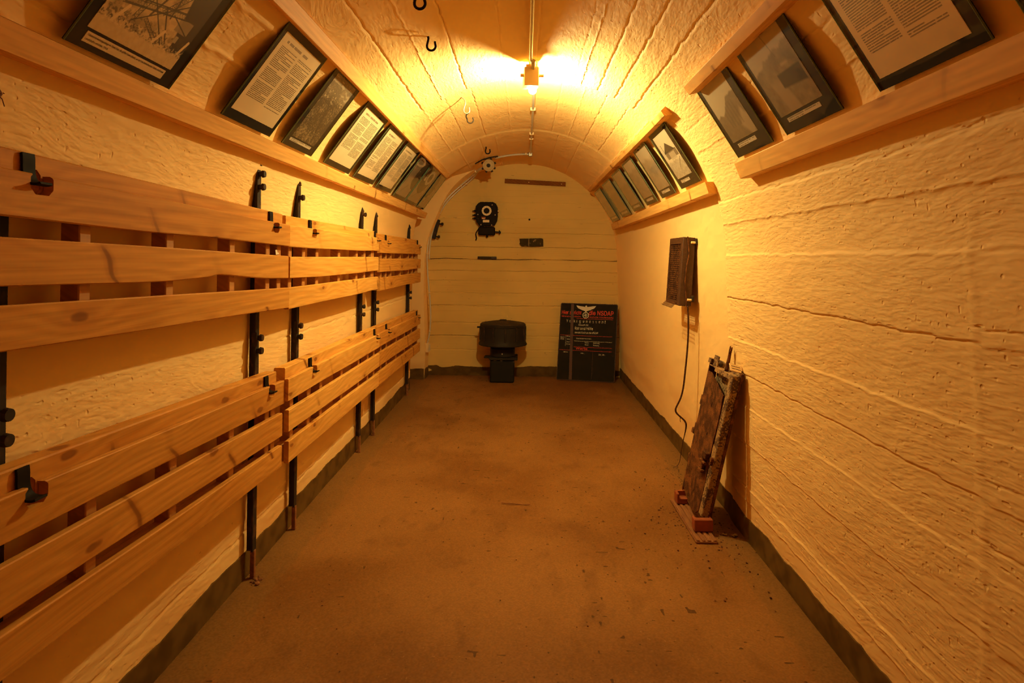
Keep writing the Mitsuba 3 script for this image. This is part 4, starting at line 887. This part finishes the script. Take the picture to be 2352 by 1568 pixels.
b = cbox((.945, 3.70, .019), (1.010, 3.765, .082), .004) - cbox((.958, 3.66, .05), (1.02, 3.745, .12), .006)
part(kk, 'block', b, 'mat_brick', 20)

# ------------------------------------------------------------------ crumbs on the floor
def crumbs(n, xy, r0, r1, seed, flat=.5):
    g = np.random.default_rng(seed); ms = []
    for _ in range(n):
        x, y = xy(g); r = r0 * (r1 / r0) ** g.random() 
        m = trimesh.creation.icosahedron(); m.vertices *= g.uniform(.6, 1.3, (12, 1)) * r * np.array([1, 1, flat])
        m.apply_transform(rot((0, 0, 1), g.uniform(0, 360))); m.apply_translation((x, y, r * flat * .55)); ms.append(m)
    return cat(ms)
solo('rust_crumbs', crumbs(420, lambda g: (1.08 + g.normal() * .07 if g.random() < .7 else .86 + g.normal() * .10, 3.5 + g.normal() * .30), .0015, .0065, 5), 'mat_rust', 'dark rust crumbs scattered on the floor round the leaning shutter', 'rust crumbs', kind='stuff', smooth=False)
solo('cable_crumbs', crumbs(260, lambda g: (min(1.19, 1.10 + g.normal() * .06), 4.3 + g.normal() * .20), .001, .0042, 6), 'mat_boxrust', 'dark crumbs on the floor below the hanging cable', 'crumbs', kind='stuff', smooth=False)
solo('floor_grit', crumbs(380, lambda g: (g.uniform(-1.15, .80), g.uniform(1.9, 7.3)), .001, .0042, 8, .35), 'mat_rust', 'fine dark grit scattered over the whole floor', 'grit', kind='stuff', smooth=False)
solo('plaster_flake', moved(cbox((-.018, -.013, 0), (.018, .013, .008), .004), frame((1.165, 3.32, .002), (.8, .6, 0), (-.6, .8, .0), (0, 0, 1))), 'mat_flake', 'pale flake of plaster in the shadow behind the shutter, by the wall', 'plaster flake')
solo('plaster_flake', moved(cbox((-.013, -.010, 0), (.013, .010, .006), .003), frame((1.115, 3.335, .002), (.9, -.4, 0), (.4, .9, .0), (0, 0, 1))), 'mat_flake', 'smaller pale flake of plaster in the shadow right of the near brick block', 'plaster flake')
solo('clump', crumbs(26, lambda g: (-1.205 + g.normal() * .012, 2.80 + g.normal() * .02), .003, .010, 9, .8), 'mat_plank', 'small brown crumbly clump at the foot of the second bunk post', 'clump', kind='stuff', smooth=False)
solo('thin_stick', tube([(-.12, 3.72, .004), (-.02, 3.705, .004), (.055, 3.70, .004)], .0025, 6), 'mat_plank', 'thin straight twig lying in the middle of the floor', 'twig', smooth=True)

# ------------------------------------------------------------------ sets of like things
for stem, text in (('folding_bunk', 'folding bunks on the left wall'), ('bunk_post', 'iron posts carrying the bunks'), ('picture_rail', 'wooden picture rails'), ('glazed_picture', 'framed pictures between the rails'),
                   ('ceiling_hook', 'hooks in the ceiling'), ('conduit', 'conduit pipes'), ('brick_block', 'brick blocks under the shutter'), ('plaster_flake', 'plaster flakes behind the shutter')):
    for key, d in labels.items():
        if 'category' in d and (key == stem or (key.startswith(stem + '_') and key[len(stem) + 1:].isdigit())): d['group'] = text
